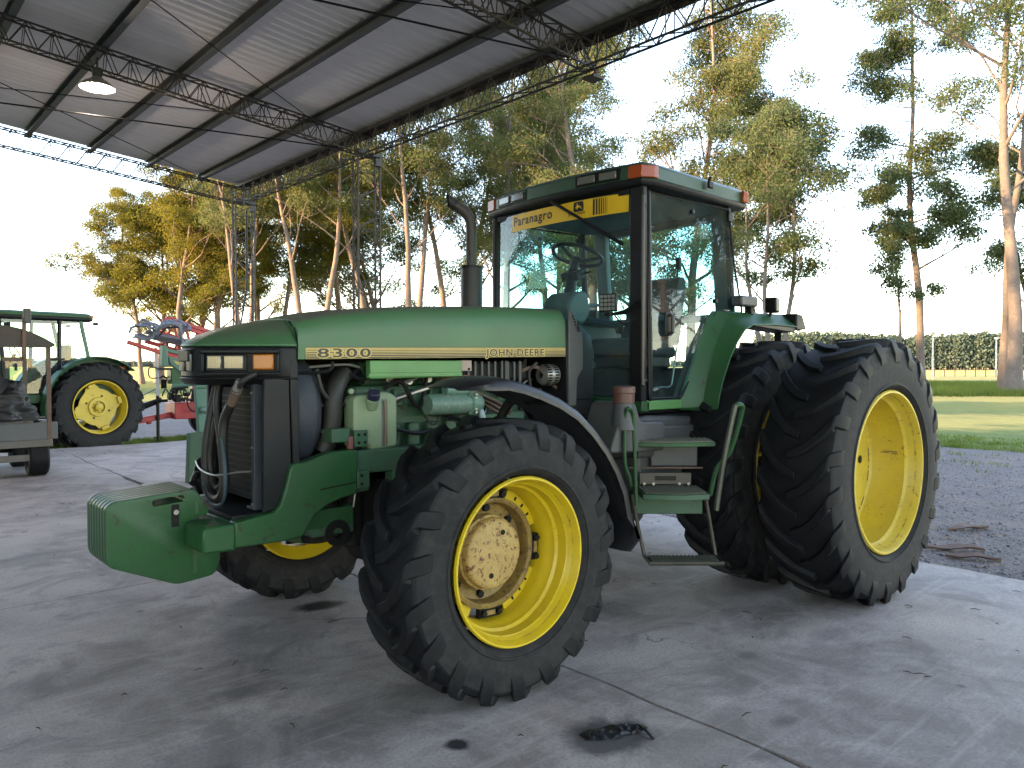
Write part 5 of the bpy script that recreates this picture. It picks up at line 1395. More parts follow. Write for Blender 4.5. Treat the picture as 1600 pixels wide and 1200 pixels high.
step(.03,.53,-.25,-.20,1.12,.16,'back_panel',BLACK,0); step(.20,.52,-.19,-.16,1.11,.155,'battery_box',GREY,0,.01)
step(.05,.55,-.15,-.14,.955,.012,'cross_strap',RUSTY,0,.002)
# bottom step hung on two straps
zb_ = .385
def BP(s, n_, z): return SP(s, n_, z)
step(.14,.60,.00,.17,zb_,.012,'lower_step',worn('olive_tread',(.05,.07,.035),.6,(.10,.10,.07),.5,10),.0,.002)
fr2 = MB().tube([BP(.135,-.01,zb_-.004),BP(.14,.175,zb_-.004),BP(.605,.175,zb_-.004),BP(.605,-.01,zb_-.004)], .014, 6)
fr2.tube([BP(.135,-.01,zb_),BP(.10,-.02,.55),BP(.045,.02,.80)], .013, 6); fr2.tube([BP(.605,-.01,zb_),BP(.57,-.02,.60),BP(.53,.0,.80)], .013, 6)
fr2.build('step_hanger', worn('dark_step_frame',(.05,.045,.035),.5,(.11,.10,.08),.5,9,metal=.4), stp_)
cleats(.15,.59,.01,.165,zb_,7)
# handrails
def RP(u, v, y=1.03): p = px(u, v, 'y', y); return (p.x, p.y, p.z)
hl_ = MB().tube(spline([RP(994,790),RP(992,720),RP(990,660),RP(989,645),RP(985,638),RP(980,640),RP(977,650,1.0),RP(976,720,1.0),RP(983,745,1.0),RP(986,760,1.0)],5), .012, 8); hl_.build('handrail', GREEN, T)
hr = spline([SP(.56,.17,.72),SP(.575,.18,.86),SP(.60,.20,1.06),SP(.655,.22,1.36),SP(.675,.22,1.392),SP(.70,.205,1.39),SP(.715,.18,1.35),SP(.66,.13,1.10),SP(.58,.10,.98),SP(.54,.09,.80)],5)
MB().tube(hr[:18], .017, 8).build('handrail', worn('worn_steel_rail',(.13,.14,.11),.35,(.06,.05,.04),.4,10,metal=.5), T)
MB().tube(hr[17:], .0165, 8).build('handrail', GREEN, T)
# ------------------------------------------------------------------ the open shed
SH = thing('shed', 'open farm shed with a corrugated metal roof on lattice steel trusses and posts', 'shed', (-1.3, -12.2, 0))
def sh(o):   # keep coordinates in world axes under the shed's empty
    o.parent = SH; o.location = (1.3, 12.2, 0); return o
def zr(x): return 5.60 + .098*(min(x, 7.6)+1.3) - .098*max(0, x-7.6)
# corrugated sheets: waves run down the slope
n_, P_ = 0, []
ys = np.arange(-12.62, 11.2, .034)
xs = [-1.47, .60, 2.65, 4.7, 7.6, 12.0, 16.6]
vv = []
for k, x in enumerate(xs):
    for j, y in enumerate(ys): vv.append((x, y, zr(x) + .017*math.cos(2*PI*y/.17)))
vv = np.array(vv); ny = len(ys); qq = []
for k in range(len(xs)-1):
    a = np.arange(ny-1); qq.append(np.c_[k*ny+a, k*ny+a+1, (k+1)*ny+a+1, (k+1)*ny+a])
def roof_mat():
    mt, n, b = mat_new('corrugated_roof')
    f = noise(n, .35, 6, .6); tc = n.nodes.new('ShaderNodeTexCoord')
    mp = n.nodes.new('ShaderNodeMapping'); mp.inputs['Scale'].default_value = (.25, 3.5, 1); n.links.new(tc.outputs['Object'], mp.inputs[0])
    s = noise(n, 2.2, 7, .7, vec=mp.outputs[0])
    c = mix(n, ramp(n, s, .35, .7), (.66,.60,.57), (.76,.70,.665))
    c = mix(n, math_(n,'MULTIPLY', ramp(n, f, .5, .75), .5), c, (.50,.455,.435))
    n.links.new(c, b.inputs['Base Color']); b.inputs['Roughness'].default_value = .55; b.inputs['Metallic'].default_value = 0
    return mt
sh(np_mesh('roof_sheet', vv, np.concatenate(qq), roof_mat(), smooth=True))
# purlins
PUR = worn('purlin_steel', (.05,.056,.055), .55, (.10,.09,.08), .4, 4)
for x in [-.47, .575, 1.62, 2.655, 3.70, 4.75, 5.8, 6.85, 8.35, 9.4, 10.45, 11.5, 12.55, 13.6, 14.65]:
    mb = MB(); z = zr(x) - .022
    mb.box(x-.045, x+.045, -12.55, 11.1, z-.014, z-.002); mb.box(x-.045, x-.033, -12.55, 11.1, z-.115, z-.016); mb.box(x-.045, x+.045, -12.55, 11.1, z-.129, z-.117)
    sh(mb.build('purlin', PUR, None, smooth=False))
def lattice(mb, p0, p1, up, side, depth, width, pan, rc=.015, rl=.008, lace=True):
    """box lattice: four chords, zigzag on the two deep faces, lacing on the top and bottom faces"""
    p0, p1 = V(p0), V(p1); up, side = V(up).normalized(), V(side).normalized(); L = (p1-p0).length; n_ = max(2, round(L/pan)); d = (p1-p0)/n_
    cs = [up*(depth/2*a) + side*(width/2*b) for a in (1,-1) for b in (1,-1)]
    for c in cs: mb.tube([p0+c, p1+c], rc, 4)
    for b in (1,-1):
        for i in range(n_):
            s_ = 1 if i % 2 == 0 else -1
            mb.tube([p0+d*i+up*depth/2*s_+side*width/2*b, p0+d*(i+1)-up*depth/2*s_+side*width/2*b], rl, 4, cap=False)
            if depth > .25 and i % 2 == 0: mb.tube([p0+d*i+up*depth/2*s_+side*width/2*b, p0+d*i-up*depth/2*s_+side*width/2*b], rl*.8, 4, cap=False)
    if lace:
        for a in (1,-1):
            for i in range(n_):
                s_ = 1 if i % 2 == 0 else -1
                mb.tube([p0+d*i+up*depth/2*a+side*width/2*s_, p0+d*(i+1)+up*depth/2*a-side*width/2*s_], rl, 4, cap=False)
    return mb
SL = math.atan(.098)
EX = -1.30
# trusses follow the roof slope along x
for y in (-12.35, -7.25, -2.2, 2.85, 7.9):
    mb = MB(); dp = .30; zo = .155+dp/2
    if y < -12: dp = .32
    lattice(mb, (EX-.1, y, zr(EX-.1)-zo), (7.6, y, zr(7.6)-zo), (-math.sin(SL),0,math.cos(SL)), (0,1,0), dp, .15, .155)
    lattice(mb, (7.6, y, zr(7.6)-zo), (16.4, y, zr(16.4)-zo), (math.sin(SL),0,math.cos(SL)), (0,1,0), dp, .15, .22)
    sh(mb.build('truss', SHEDM, None, smooth=False))
# eave girder and edge beam along y
mb = lattice(MB(), (EX, -12.5, 5.325), (EX, 11.0, 5.325), (0,0,1), (1,0,0), .36, .15, .24, .015, .0085)
sh(mb.build('eave_girder', SHEDM, None, smooth=False))
mb = MB().box(EX-.10, EX+.06, -12.5, 11.0, 5.525, 5.56); mb.box(EX-.10, EX-.085, -12.5, 11.0, 5.44, 5.523)
sh(mb.build('eave_beam', SHEDM, None, smooth=False))
mb = MB()
for y in np.arange(-12.3, 11, .32): mb.box(EX-.108, EX-.102, y, y+.012, 5.42, 5.55)
sh(mb.build('eave_strap', GALV, None, smooth=False))
# lattice posts under the eave at the corner and one bay in; others stand out of view
COLM = worn('brown_lattice_post', (.032,.024,.018), .65, (.06,.042,.028), .6, 5)
for (x, y) in ((EX-.05, -12.35), (EX-.05, -7.25), (7.6, -12.35), (16.2, -12.35), (16.2, -2.2), (16.2, 7.9), (EX, 10.9)):
    mb = lattice(MB(), (x, y, 0), (x, y, 5.13), (1,0,0), (0,1,0), .42, .16, .25, .020, .010)
    mb.box(x-.25, x+.25, y-.13, y+.13, -.02, .02)
    sh(mb.build('lattice_post', COLM, None, smooth=False))
    for bb in ((x-.23, x-.06, y-.12, y+.10, 5.14, 5.20), (x+.06, x+.22, y-.02, y+.12, 5.15, 5.22), (x-.22, x-.10, y+.05, y+.14, 4.98, 5.10)):
        sh(MB().box(*bb).build('post_bracket', SHEDM, None, smooth=False))
# hanging shoe where the third truss meets the girder, no post below it
mb = MB().box(EX-.22, EX-.04, -2.30, -2.12, 5.05, 5.085); mb.tube([(EX-.2,-2.2,5.085),(EX-.15,-2.2,5.35)],.012,4); mb.tube([(EX+.1,-2.2,5.45),(EX-.2,-2.2,5.10)],.014,4)
sh(mb.build('truss_shoe', COLM, None, smooth=False))
# drain pipe / cable strung down the corner post
sh(MB().tube([(EX-.28,-12.75,5.1),(EX-.27,-12.74,3.4),(EX-.05,-12.70,2.2),(EX+.0,-12.7,.1)], .022, 6).build('post_cable', BLACKM, None))
# tie rods and wind bracing
for y in (-7.25, -2.2, 2.85): sh(MB().tube([(EX+.3, y, 5.20), (7.6, y, 4.30 if y > -3 else 4.62), (16.0, y, 5.20)], .011, 5).build('tie_rod', BLACKM, None))
for (a, b) in (((-.45,-7.25),(7.0,-2.3)), ((-.35,-2.3),(7.0,-7.2)), ((-.75,-12.3),(7.0,-7.3)), ((-.4,-7.2),(7.0,-12.2)), ((-.4,-2.1),(7.0,2.8))):
    za, zb2 = zr(a[0])-.19, zr(b[0])-.19
    sh(MB().tube([(a[0],a[1],za),((a[0]+b[0])/2,(a[1]+b[1])/2,(za+zb2)/2-.05),(b[0],b[1],zb2)], .008, 5).build('brace_wire', BLACKM, None))

# pendant lamp, lit
lp = px(152, 133, 'y', -7.2)
LP = thing('pendant_lamp', 'lit industrial pendant lamp with a wide metal shade hanging under the shed roof', 'lamp', lp)
MB().lathe([(0,.215),(.012,.218),(.03,.205),(.075,.15),(.115,.085),(.14,.06)],(0,0,-.04),(0,0,1),36).build('lamp_shade', GALV, LP)
MB().lathe([(.004,.212),(.034,.195),(.075,.14),(.11,.075),(.118,.001)],(0,0,-.04),(0,0,1),36).build('reflector', REFLECTOR, LP)
MB().lathe([(.09,.05),(.13,.062),(.22,.058),(.235,.02)],(0,0,0),(0,0,1),20).build('lamp_housing', GREY, LP)
MB().tube([(0,0,.23),(0,0,.36)],.014,6).build('lamp_stem', GREY, LP)
MB().sphere((0,0,.005),.075,16,10,(1,1,1.15)).build('bulb', BULB, LP)
pl = bpy.data.lights.new('bulb_light','POINT'); pl.energy = 14; pl.shadow_soft_size = .08; pl.color = (1,.95,.85)
plo = bpy.data.objects.new('bulb_light', pl); C.objects.link(plo); plo.parent = LP; plo.location = (0,0,-.10)

# crumpled black plastic scrap lying in its oil patch
r_ = np.random.default_rng(12)
def crumple(c, L, W, H, ang, nu, nv, seed, wr=1.0):
    from mathutils import noise as mn
    ca, sa = math.cos(ang), math.sin(ang); vs = []; fs = []
    for i in range(nu+1):
        for j in range(nv+1):
            s = i/nu-.5; t = j/nv-.5
            ed = 1 - .55*abs(s*2)**3
            q = V((s*5.5+seed, t*3.2+s*1.5, seed))
            h = H*(.35 + .65*abs(mn.noise(q*1.3)) + .35*abs(mn.noise(q*3.1)))*(1-(2*t)**4*.9)*(1-(2*s)**6*.8)
            xx = s*L + wr*.02*mn.noise(q*2+V((5,1,2))); yy = t*W*ed + wr*.02*mn.noise(q*2.3+V((1,7,3)))
            vs.append((c[0]+xx*ca-yy*sa, c[1]+xx*sa+yy*ca, c[2]+max(.001,h)))
    for i in range(nu):
        for j in range(nv):
            a = i*(nv+1)+j; fs.append((a,a+1,a+nv+2,a+nv+1))
    return MB().add(vs, fs)
a0, a1 = px(912,1153,'z',0), px(1008,1136,'z',0)
cc = (a0+a1)/2; ang = math.atan2((a1-a0).y, (a1-a0).x)
rag = thing('plastic_scrap', 'crumpled black plastic scrap lying in a damp patch on the concrete', 'scrap', cc)
crumple((0,0,.002), .31, .105, .022, ang, 60, 26, 3.3).build('plastic_film', BLACKBAG, rag, smooth=True, angle=60)
e0, e1 = px(1000,1134,'z',.01)-cc, px(1021,1155,'z',.003)-cc
MB().tube(spline([e0, (e0+e1)/2+V((.01,.0,.015)), e1],6),.006,6).build('plastic_tail', BLACKBAG, rag)

# ------------------------------------------------------------------ second tractor on the grass beyond the slab
B = thing('tractor', 'smaller green tractor with pale cab glass and a yellow rear wheel parked on the grass', 'tractor', (1.44, -14.33, -.13))
B.rotation_euler = (0, 0, math.radians(11))
def bwheel(x, y, R, W, rr, sd, nl, name, phase=.1):
    wh = part(name, B); wh.location = (x, y, R-.02); wh.rotation_euler = (0, phase, 0); wh.scale = (1, sd, 1)
    if (name,) not in PROTOM:
        t_, s_ = tyre_geo(R, W, W*.93, rr, nl, .045, .06, dirn=1, n=64, k=.40)
        a = t_.build('tyre_tread', TYRE, wh, angle=50); b_ = s_.build('tyre_sidewall', SIDE, wh)
        f = W*.46
        rim_ = MB().lathe([(f+.01,rr-.01),(f+.01,rr+.004),(f,rr+.012),(f-.015,rr-.004),(f-.03,rr-.022),(f-.07,rr-.03),(f-.10,rr-.055),(f-.22,rr-.065),(f-.36,rr-.05),(f-.41,rr+.01)],(0,0,0),(0,1,0),64).build('rim', YELLOW, wh)
        d = MB(); ri = rr-.065; k4 = []
        # four-cornered disc with openings between its arms
        sec = []
        for k in range(48):
            th = 2*PI*k/48; rad = ri*(.80 + .20*max(0, math.cos(4*th+.6))**.6); sec.append((rad*math.cos(th), rad*math.sin(th)))
        d.loft([[(x_, f-.15, z_) for x_, z_ in sec], [(x_, f-.135, z_) for x_, z_ in sec]])
        disc = d.build('wheel_disc', YELLOWW, wh, bevel=.004)
        cls_ = []
        for k in range(4):
            th = k*PI/2 - .15; c, s = math.cos(th), math.sin(th)
            cls_.append(MB().obox((c*(ri-.03), f-.11, s*(ri-.03)), (-s,0,c),(c,0,s),(0,1,0),.075,.035,.03).build('wheel_clamp', YELLOWW, wh, bevel=.006))
        hb_ = MB().lathe([(f-.13,.20),(f-.10,.19),(f-.095,.13),(f-.16,.12),(f-.16,.08),(f-.06,.075),(f-.05,.06),(f-.05,.001)],(0,0,0),(0,1,0),32).build('hub', YELLOWW, wh)
        bo_ = MB()
        for k in range(8):
            th = k*PI/4; bo_.cyl((.105*math.cos(th),f-.16,.105*math.sin(th)),(.105*math.cos(th),f-.135,.105*math.sin(th)),.014,n=6)
        for k in range(4):
            th = k*PI/2+.5; bo_.cyl((.24*math.cos(th),f-.134,.24*math.sin(th)),(.24*math.cos(th),f-.130,.24*math.sin(th)),.022,n=10)
        bo_ = bo_.build('hub_bolt', DARK, wh)
        PROTOM[(name,)] = (rim_, disc, hb_, bo_, a, b_, *cls_)
    else:
        for s0 in PROTOM[(name,)]:
            o = s0.copy(); C.objects.link(o); o.parent = wh
    return wh
WB0 = .88
bwheel(0, .74, .93, .46, .545, 1, 22, 'rear_wheel', .15); bwheel(0, -.74, .93, .46, .545, -1, 22, 'rear_wheel', .3)
bwheel(2.55, .80, .66, .38, .37, 1, 18, 'front_wheel', .1); bwheel(2.55, -.80, .66, .38, .37, -1, 18, 'front_wheel', .4)
MB().box(-.35,2.9,-.26,.26,.62,1.10).build('chassis', DARK, B, bevel=.03)
MB().tube([(2.55,-.7,.62),(2.55,.7,.62)],.10,12).build('front_axle', DARK, B)
MB().tube([(0,-.6,.93),(0,.6,.93)],.13,12).build('rear_axle', CASTG, B)
hsec = []
for x, zt in ((1.72,1.86),(2.3,1.82),(2.9,1.70),(3.15,1.55),(3.2,1.3)): hsec.append([(x,.36,1.08),(x,.36,zt-.14),(x,.27,zt),(x,-.27,zt),(x,-.36,zt-.14),(x,-.36,1.08)])
MB().loft(hsec).build('hood', HOODG, B, bevel=.02)
bc = part('cab', B)
MB().loft([[(x,y,z) for x,y in rounded([(-.02+g,-.72+g),(1.92-g,-.70+g),(1.92-g,.70-g),(-.02+g,.72-g)],.15,4)] for z,g in ((2.665,.04),(2.70,.0),(2.745,.0))]).build('roof_shell', BLACK, bc, bevel=.01)
MB().loft([[(x,y,z) for x,y in rounded([(-.02+g,-.72+g),(1.92-g,-.70+g),(1.92-g,.70-g),(-.02+g,.72-g)],.15,4)] for z,g in ((2.747,.01),(2.80,.01),(2.835,.06),(2.85,.16))]).build('roof_cap', GREEN, bc, bevel=.008)
for sg in (1,-1):
    for pts in ([(.10,.66,1.90),(.30-.05,.66,2.68)], [(.70,.70,1.50),(.66,.68,2.68)], [(1.62,.62,1.30),(1.72,.62,2.68)]):
        MB().bar(V((pts[0][0],sg*pts[0][1],pts[0][2])), V((pts[1][0],sg*pts[1][1],pts[1][2])), .055, .07).build('cab_post', BLACK if pts[0][0] > .5 else TEAL, bc, bevel=.01)
    MB().add([(.72,sg*.70,2.66),(.72,sg*.71,1.84),(1.0,sg*.71,1.55),(1.08,sg*.71,1.22),(1.60,sg*.65,1.22),(1.70,sg*.64,2.66)],[(0,1,2,3,4,5)]).build('door_glass', GLASSB, bc, smooth=False, fix=False)
    MB().add([(.26,sg*.68,2.66),(.13,sg*.68,1.93),(.64,sg*.70,1.86),(.66,sg*.69,2.66)],[(0,1,2,3)]).build('side_window', GLASSB, bc, smooth=False, fix=False)
    fp_ = []
    for i in range(13):
        th = math.radians(-8 + i*11.8); fp_.append((math.cos(th), math.sin(th)))
    secs = []
    for c, s in fp_: secs.append([(c*1.02, sg*.96, .91+s*1.02),(c*1.05, sg*.94, .91+s*1.05),(c*1.055, sg*.70, .91+s*1.055),(c*1.03, sg*.70, .91+s*1.03),(c*1.02, sg*.90, .91+s*1.02)])
    MB().loft(secs).build('rear_fender', GREEN, bc, angle=40)
    MB().prism([(c*1.03, .91+s*1.03) for c, s in fp_] + [(-.6,1.2),(.9,1.0)], 'y', sg*.66, sg*.70).build('fender_cheek', CASTG, bc)
    MB().box(.60,.88,min(sg*.70,sg*.76),max(sg*.70,sg*.76),1.87,1.915).build('handle', BLACK, bc, bevel=.012)
    MB().obox((1.47,sg*.715,1.74),(1,0,0),(0,1,0),(0,0,1),.025,.012,.07).build('door_handle', BLACK, bc, bevel=.01)
    MB().box(.0,.07,min(sg*.62,sg*.70),max(sg*.62,sg*.70),2.745,2.80).build('rear_marker_lamp', ORANGE, bc, bevel=.01)
    MB().box(-.09,-.01,min(sg*.60,sg*.70),max(sg*.60,sg*.70),2.60,2.66).build('rear_work_lamp', BLACK, bc, bevel=.01)
    MB().box(1.74,1.92,min(sg*.56,sg*.69),max(sg*.56,sg*.69),2.755,2.80).build('marker_lamp', ORANGE, bc, bevel=.01)
    MB().box(-.60,-.42,min(sg*.62,sg*.80),max(sg*.62,sg*.80),1.68,1.75).build('tail_lamp', ORANGE, bc, bevel=.01)
    MB().box(1.0,1.62,min(sg*.60,sg*.68),max(sg*.60,sg*.68),1.02,1.20).build('lower_panel', GREEN, bc, bevel=.02)
MB().add([(1.73,.62,2.66),(1.73,-.62,2.66),(1.66,-.60,1.70),(1.66,.60,1.70)],[(0,1,2,3)]).build('windscreen', GLASSB, bc, smooth=False, fix=False)
MB().box(.1,1.62,-.62,.62,1.15,1.24).build('cab_floor', BLACK, bc)
MB().prism(rounded([(.85,1.62),(.85,1.74),(.40,1.76),(.34,2.20),(.24,2.20),(.24,1.62)],.04,3),'y',-.24,.24).build('seat', SEATM, bc, bevel=.03)
sw2 = MB().tube([V((1.22,0,2.0))+V((.08*math.cos(t_)*1,.19*math.sin(t_),.17*math.cos(t_))) for t_ in np.linspace(0,2*PI,25)],.014,6,cap=False); sw2.tube([(1.22,0,2.0),(1.45,0,1.6)],.03,8)
sw2.build('steering_wheel', BLACK, bc)
MB().box(1.40,1.62,-.25,.25,1.24,1.86).build('dash_console', BLACK, bc, bevel=.03)
MB().tube([(1.7,.60,2.60),(1.66,.82,2.58),(1.66,.85,2.3)],.012,6).build('mirror_arm', BLACK, bc)
MB().obox((1.66,.86,2.45),(1,.2,0),(-.2,1,0),(0,0,1),.015,.09,.14).build('mirror', BLACK, bc, bevel=.01)

# ------------------------------------------------------------------ red folded boom sprayer behind it
R_ = thing('sprayer', 'red trailed sprayer with folded boom, grey hoses and an orange wheel', 'sprayer', (.1, -14.6, -.13))
def RL(x, y, z): return (x-.1, y+14.6, z+.13)
mb = MB()
mb.bar(RL(.25,-14.6,.38), RL(-.55,-14.6,.50), .14, .13); mb.bar(RL(-.55,-14.6,.50), RL(-3.2,-14.6,.55), .20, .20)
mb.box(*[c for p in zip(RL(-1.55,-15.0,.40), RL(-.50,-14.3,.78)) for c in p]); mb.box(*[c for p in zip(RL(-3.6,-15.5,.50), RL(-1.4,-13.9,.62)) for c in p])
mb.build('frame', REDP, R_, bevel=.015)
MB().cyl(RL(-.02,-14.6,.30), RL(-.02,-14.6,.44), .06).build('hitch_pin', REDP, R_)
mb = MB(); mb.bar(RL(-.95,-14.5,.7), RL(-1.05,-14.5,1.35), .14, .14); mb.bar(RL(-1.0,-14.5,.72), RL(-1.45,-14.4,1.0), .10, .10)
mb.build('upright', REDP, R_, bevel=.01)
for (a, b) in (((.50,-14.3,2.16),(-.55,-14.3,1.82)), ((-.25,-14.3,2.66),(-.55,-14.3,2.70)), ((-.45,-14.7,2.75),(-3.2,-14.7,1.95)), ((-.55,-14.7,2.63),(-3.2,-14.7,1.83)), ((.0,-14.75,2.20),(-3.2,-14.75,1.25)), ((-.1,-14.4,2.42),(-3.2,-14.4,1.52))):
    MB().bar(RL(*a), RL(*b), .10, .09).build('boom_arm', REDP, R_, bevel=.01)
for k in range(9):
    x = -.35 - .28*k; MB().bar(RL(x,-14.72,2.68-.29*(k*.28)), RL(x-.14,-14.72,2.08-.29*(k*.28)), .05, .05).build('boom_strut', REDP, R_, bevel=.005)
    MB().bar(RL(x,-14.72,2.08-.29*(k*.28)), RL(x-.28,-14.72,2.62-.29*(k*.28)), .04, .04).build('boom_strut', REDP, R_, bevel=.005)
MB().bar(RL(-.2,-14.3,2.02), RL(-3.2,-14.3,1.12), .12, .10).build('boom_arm', REDP, R_, bevel=.01)
for k, off in enumerate((0,.09,.18)): MB().tube([RL(.15-.1*k,-14.2-off,2.38-.06*k), RL(-1.2,-14.2-off,2.12-.05*k), RL(-3.1,-14.2-off,1.55)], .042, 10).build('boom_tube', BLUEHOSE, R_)
hr_ = random.Random(4)
def loop_hose(cx, cz, rx_, rz_, y, r, t0=0, t1=6.0, parent=R_, mat=BLUEHOSE):
    pts = [RL(cx + rx_*math.cos(t)+hr_.gauss(0,.02), y+hr_.gauss(0,.05), cz + rz_*math.sin(t)+hr_.gauss(0,.02)) for t in np.linspace(t0, t1, 12)]
    hose(pts, r, 'boom_hose', mat, parent, 8)
for k in range(4): loop_hose(.25-.05*k, 2.36+.03*k, .26, .15, -14.1-.05*k, .026, .3*k, 5.6)
for k in range(4): loop_hose(-.35-.06*k, 2.45+.02*k, .30, .16, -14.1-.06*k, .028, -.2, 3.4)
for k in range(3): hose([RL(.1-.2*k,-14.1,2.45), RL(-.3-.1*k,-14.05,2.58), RL(-.55,-14.05,2.48), RL(-.62,-14.1,2.05)], .03, 'boom_hose', BLUEHOSE, R_, 8)
hose([RL(-.1,-14.05,2.30), RL(-.25,-14.0,2.48), RL(-.5,-14.0,2.50)], .018, 'boom_hose', BLACK, R_, 8)
mb = MB()
for k in range(16):
    p = RL(-.25-hr_.random()*.85, -14.35+hr_.gauss(0,.12), .80+hr_.random()*.32); q = hr_.choice([(1,0,0),(0,1,0),(0,0,1)])
    mb.cyl(p, V(p)+V(q)*hr_.uniform(.08,.22), hr_.uniform(.03,.085), n=10)
mb.build('pump', DARK, R_, bevel=.006)
for k in range(6): hose([RL(-.2-.15*k,-14.2,.95), RL(-.25-.14*k,-14.1,1.08+.05*hr_.random()), RL(-.45-.1*k,-14.15,.82), RL(-.7,-14.2,.9)], .016, 'pump_hose', BLACK, R_, 6)
hose([RL(-.75,-14.15,1.02), RL(-.72,-14.1,.75), RL(-.85,-14.1,.58), RL(-1.05,-14.1,.66), RL(-1.1,-14.1,.82)], .018, 'pump_hose', BLACK, R_, 6)
MB().box(*[c for p in zip(RL(-.72,-14.45,1.22), RL(-.38,-14.15,1.58)) for c in p]).build('control_box', GREEN, R_, bevel=.02)
MB().bar(RL(-.14,-14.3,.95), RL(-.10,-14.3,2.05), .07, .06).build('mast', GALV, R_, bevel=.006)
hose([RL(-.12,-14.25,1.36), RL(.05,-14.25,1.37), RL(.06,-14.25,1.58), RL(-.12,-14.25,1.58)], .014, 'mast_handle', BLACK, R_, 6)
MB().bar(RL(-.12,-14.2,1.56), RL(-.45,-14.2,1.56), .05, .05).build('mast_stay', BLACK, R_)
MB().tube([RL(.42,-14.6,.60), RL(.05,-14.6,.72), RL(-.3,-14.6,.85)], [.05,.07,.06], 10).build('drive_shaft', DARK, R_)
MB().tube([RL(.35,-14.4,.85), RL(.1,-14.4,1.0), RL(-.15,-14.4,1.12)], .016, 6).build('top_link', STEEL, R_)
for sg in (1,-1):
    wh = part('wheel', R_); wh.location = RL(-1.75, -14.75+sg*.75, .40); wh.scale = (1, sg, 1)
    MB().lathe([(-.11,.34),(-.13,.40),(-.12,.50),(-.09,.53),(.09,.53),(.12,.50),(.13,.40),(.11,.34)],(0,0,0),(0,1,0),40).build('tyre', TYRE, wh)
    MB().lathe([(.12,.34),(.12,.36),(.10,.33),(-.02,.30),(-.02,.08),(.04,.07),(.05,.001)],(0,0,0),(0,1,0),40).build('rim', ORANGEP, wh)
MB().lathe([(0,.05),(.03,.55),(.15,.66),(1.5,.66),(1.62,.55),(1.65,.05)],V(RL(-3.6,-14.8,1.25)),(1,0,0),32).build('tank', plain('pale_tank',(.45,.45,.42),.5), R_)

# black parking jack on the grass edge
jk = thing('jack_stand', 'slim black upright jack stand on the grass between the sprayer and the small tractor', 'stand', px(247, 691, 'z', -.12))
MB().tube([(0,0,0),(0,0,1.22)], .038, 8).build('jack_tube', BLACKM, jk)
MB().tube([(0,0,.30),(.0,0,1.34),(-.03,0,1.46),(-.12,0,1.52),(-.2,0,1.47),(-.23,0,1.40)], .024, 8).build('jack_handle', BLACKM, jk)
MB().box(-.12,.12,-.10,.10,0,.02).build('jack_foot', BLACKM, jk); MB().tube([(-.10,0,.10),(.10,0,.12)],.012,6).build('jack_pin', BLACKM, jk)

# green front loader frame parked behind the big tractor
LD = thing('front_loader', 'green front loader frame with lifting arms parked behind the nose of the big tractor', 'loader', (1.62, -7.0, 0))
def Lp(u, v, y=-7.0): p = px(u, v, 'y', y); return (p.x-1.62, p.z)
for y, off in ((.06, 0), (1.0, 0)):
    arm = [Lp(259,556), Lp(262,568), Lp(286,588), Lp(300,603), Lp(322,606), Lp(322,574), Lp(292,566)]
    MB().prism(rounded(arm, .03, 3), 'y', y-.05, y+.05).build('lift_arm', TEAL, LD, bevel=.008)
    MB().bar((*[Lp(256,546)[0]], y-.02, Lp(256,546)[1]), (Lp(325,565)[0], y-.02, Lp(325,565)[1]), .07, .045).build('upper_link', TEAL, LD, bevel=.006)
    MB().prism([Lp(250,540),Lp(258,541),Lp(259,572),Lp(249,572)],'y',y-.055,y+.055).build('arm_bracket', TEAL, LD, bevel=.006)
    MB().prism([Lp(300,596),Lp(324,590),Lp(318,674),Lp(307,676)],'y',y-.05,y+.05).build('loader_mast', TEAL, LD, bevel=.008)
    a_, b_ = Lp(266,602), Lp(296,600)
    MB().cyl((a_[0],y+.03,a_[1]), (b_[0],y+.03,b_[1]), .032, n=12).build('lift_cylinder', TEAL, LD)
    MB().prism([Lp(292,676),Lp(325,672),Lp(325,756),Lp(289,756)],'y',y-.07,y+.07).build('base_plate', CASTG, LD, bevel=.008)
    MB().prism([Lp(266,563),Lp(281,567),Lp(287,574),Lp(271,569)],'y',y+.0505,y+.053).build('arm_decal', DECALY, LD)
MB().tube([(Lp(312,640)[0],.06,Lp(312,640)[1]),(Lp(312,640)[0],1.0,Lp(312,640)[1])],.05,10).build('cross_tube', TEAL, LD)

# ------------------------------------------------------------------ small dark cart with a canopy at the left edge
K = thing('utility_cart', 'small rusty grey cart with an arched dark canopy on posts at the left edge', 'cart', (3.75, -9.6, 0))
def KL(x, y, z): return (x-3.75, y+9.6, z)
def kbox(x0,x1,y0,y1,z0,z1,name,mat,bev=.006): return MB().box(x0-3.75,x1-3.75,y0+9.6,y1+9.6,z0,z1).build(name, mat, K, bevel=bev)
CARTG = worn('cart_grey_steel', (.12,.115,.11), .55, (.10,.075,.055), .7, 6)
kbox(2.97,4.55,-9.06,-9.00,.44,.545,'side_rail',CARTG); kbox(3.02,4.55,-9.05,-9.0,.24,.335,'lower_rail',CARTG)
kbox(2.97,4.55,-10.9,-10.84,.44,.545,'side_rail',CARTG); kbox(2.97,3.03,-10.84,-9.06,.44,.545,'end_rail',CARTG); kbox(4.49,4.55,-10.84,-9.06,.44,.545,'end_rail',CARTG)
kbox(3.03,4.49,-10.84,-9.06,.50,.54,'deck',CARTG)
kbox(2.90,4.55,-9.055,-9.01,.55,.80,'side_panel',worn('cart_panel',(.085,.09,.10),.5,(.12,.11,.10),.6,4)); kbox(2.90,4.55,-10.9,-10.85,.55,.80,'side_panel',CARTG)
kbox(3.05,3.40,-9.10,-9.06,.855,.885,'hand_bar',CARTG,.004)
kbox(3.0,3.10,-9.3,-9.1,.80,.83,'tool_tray',GALV,.004)
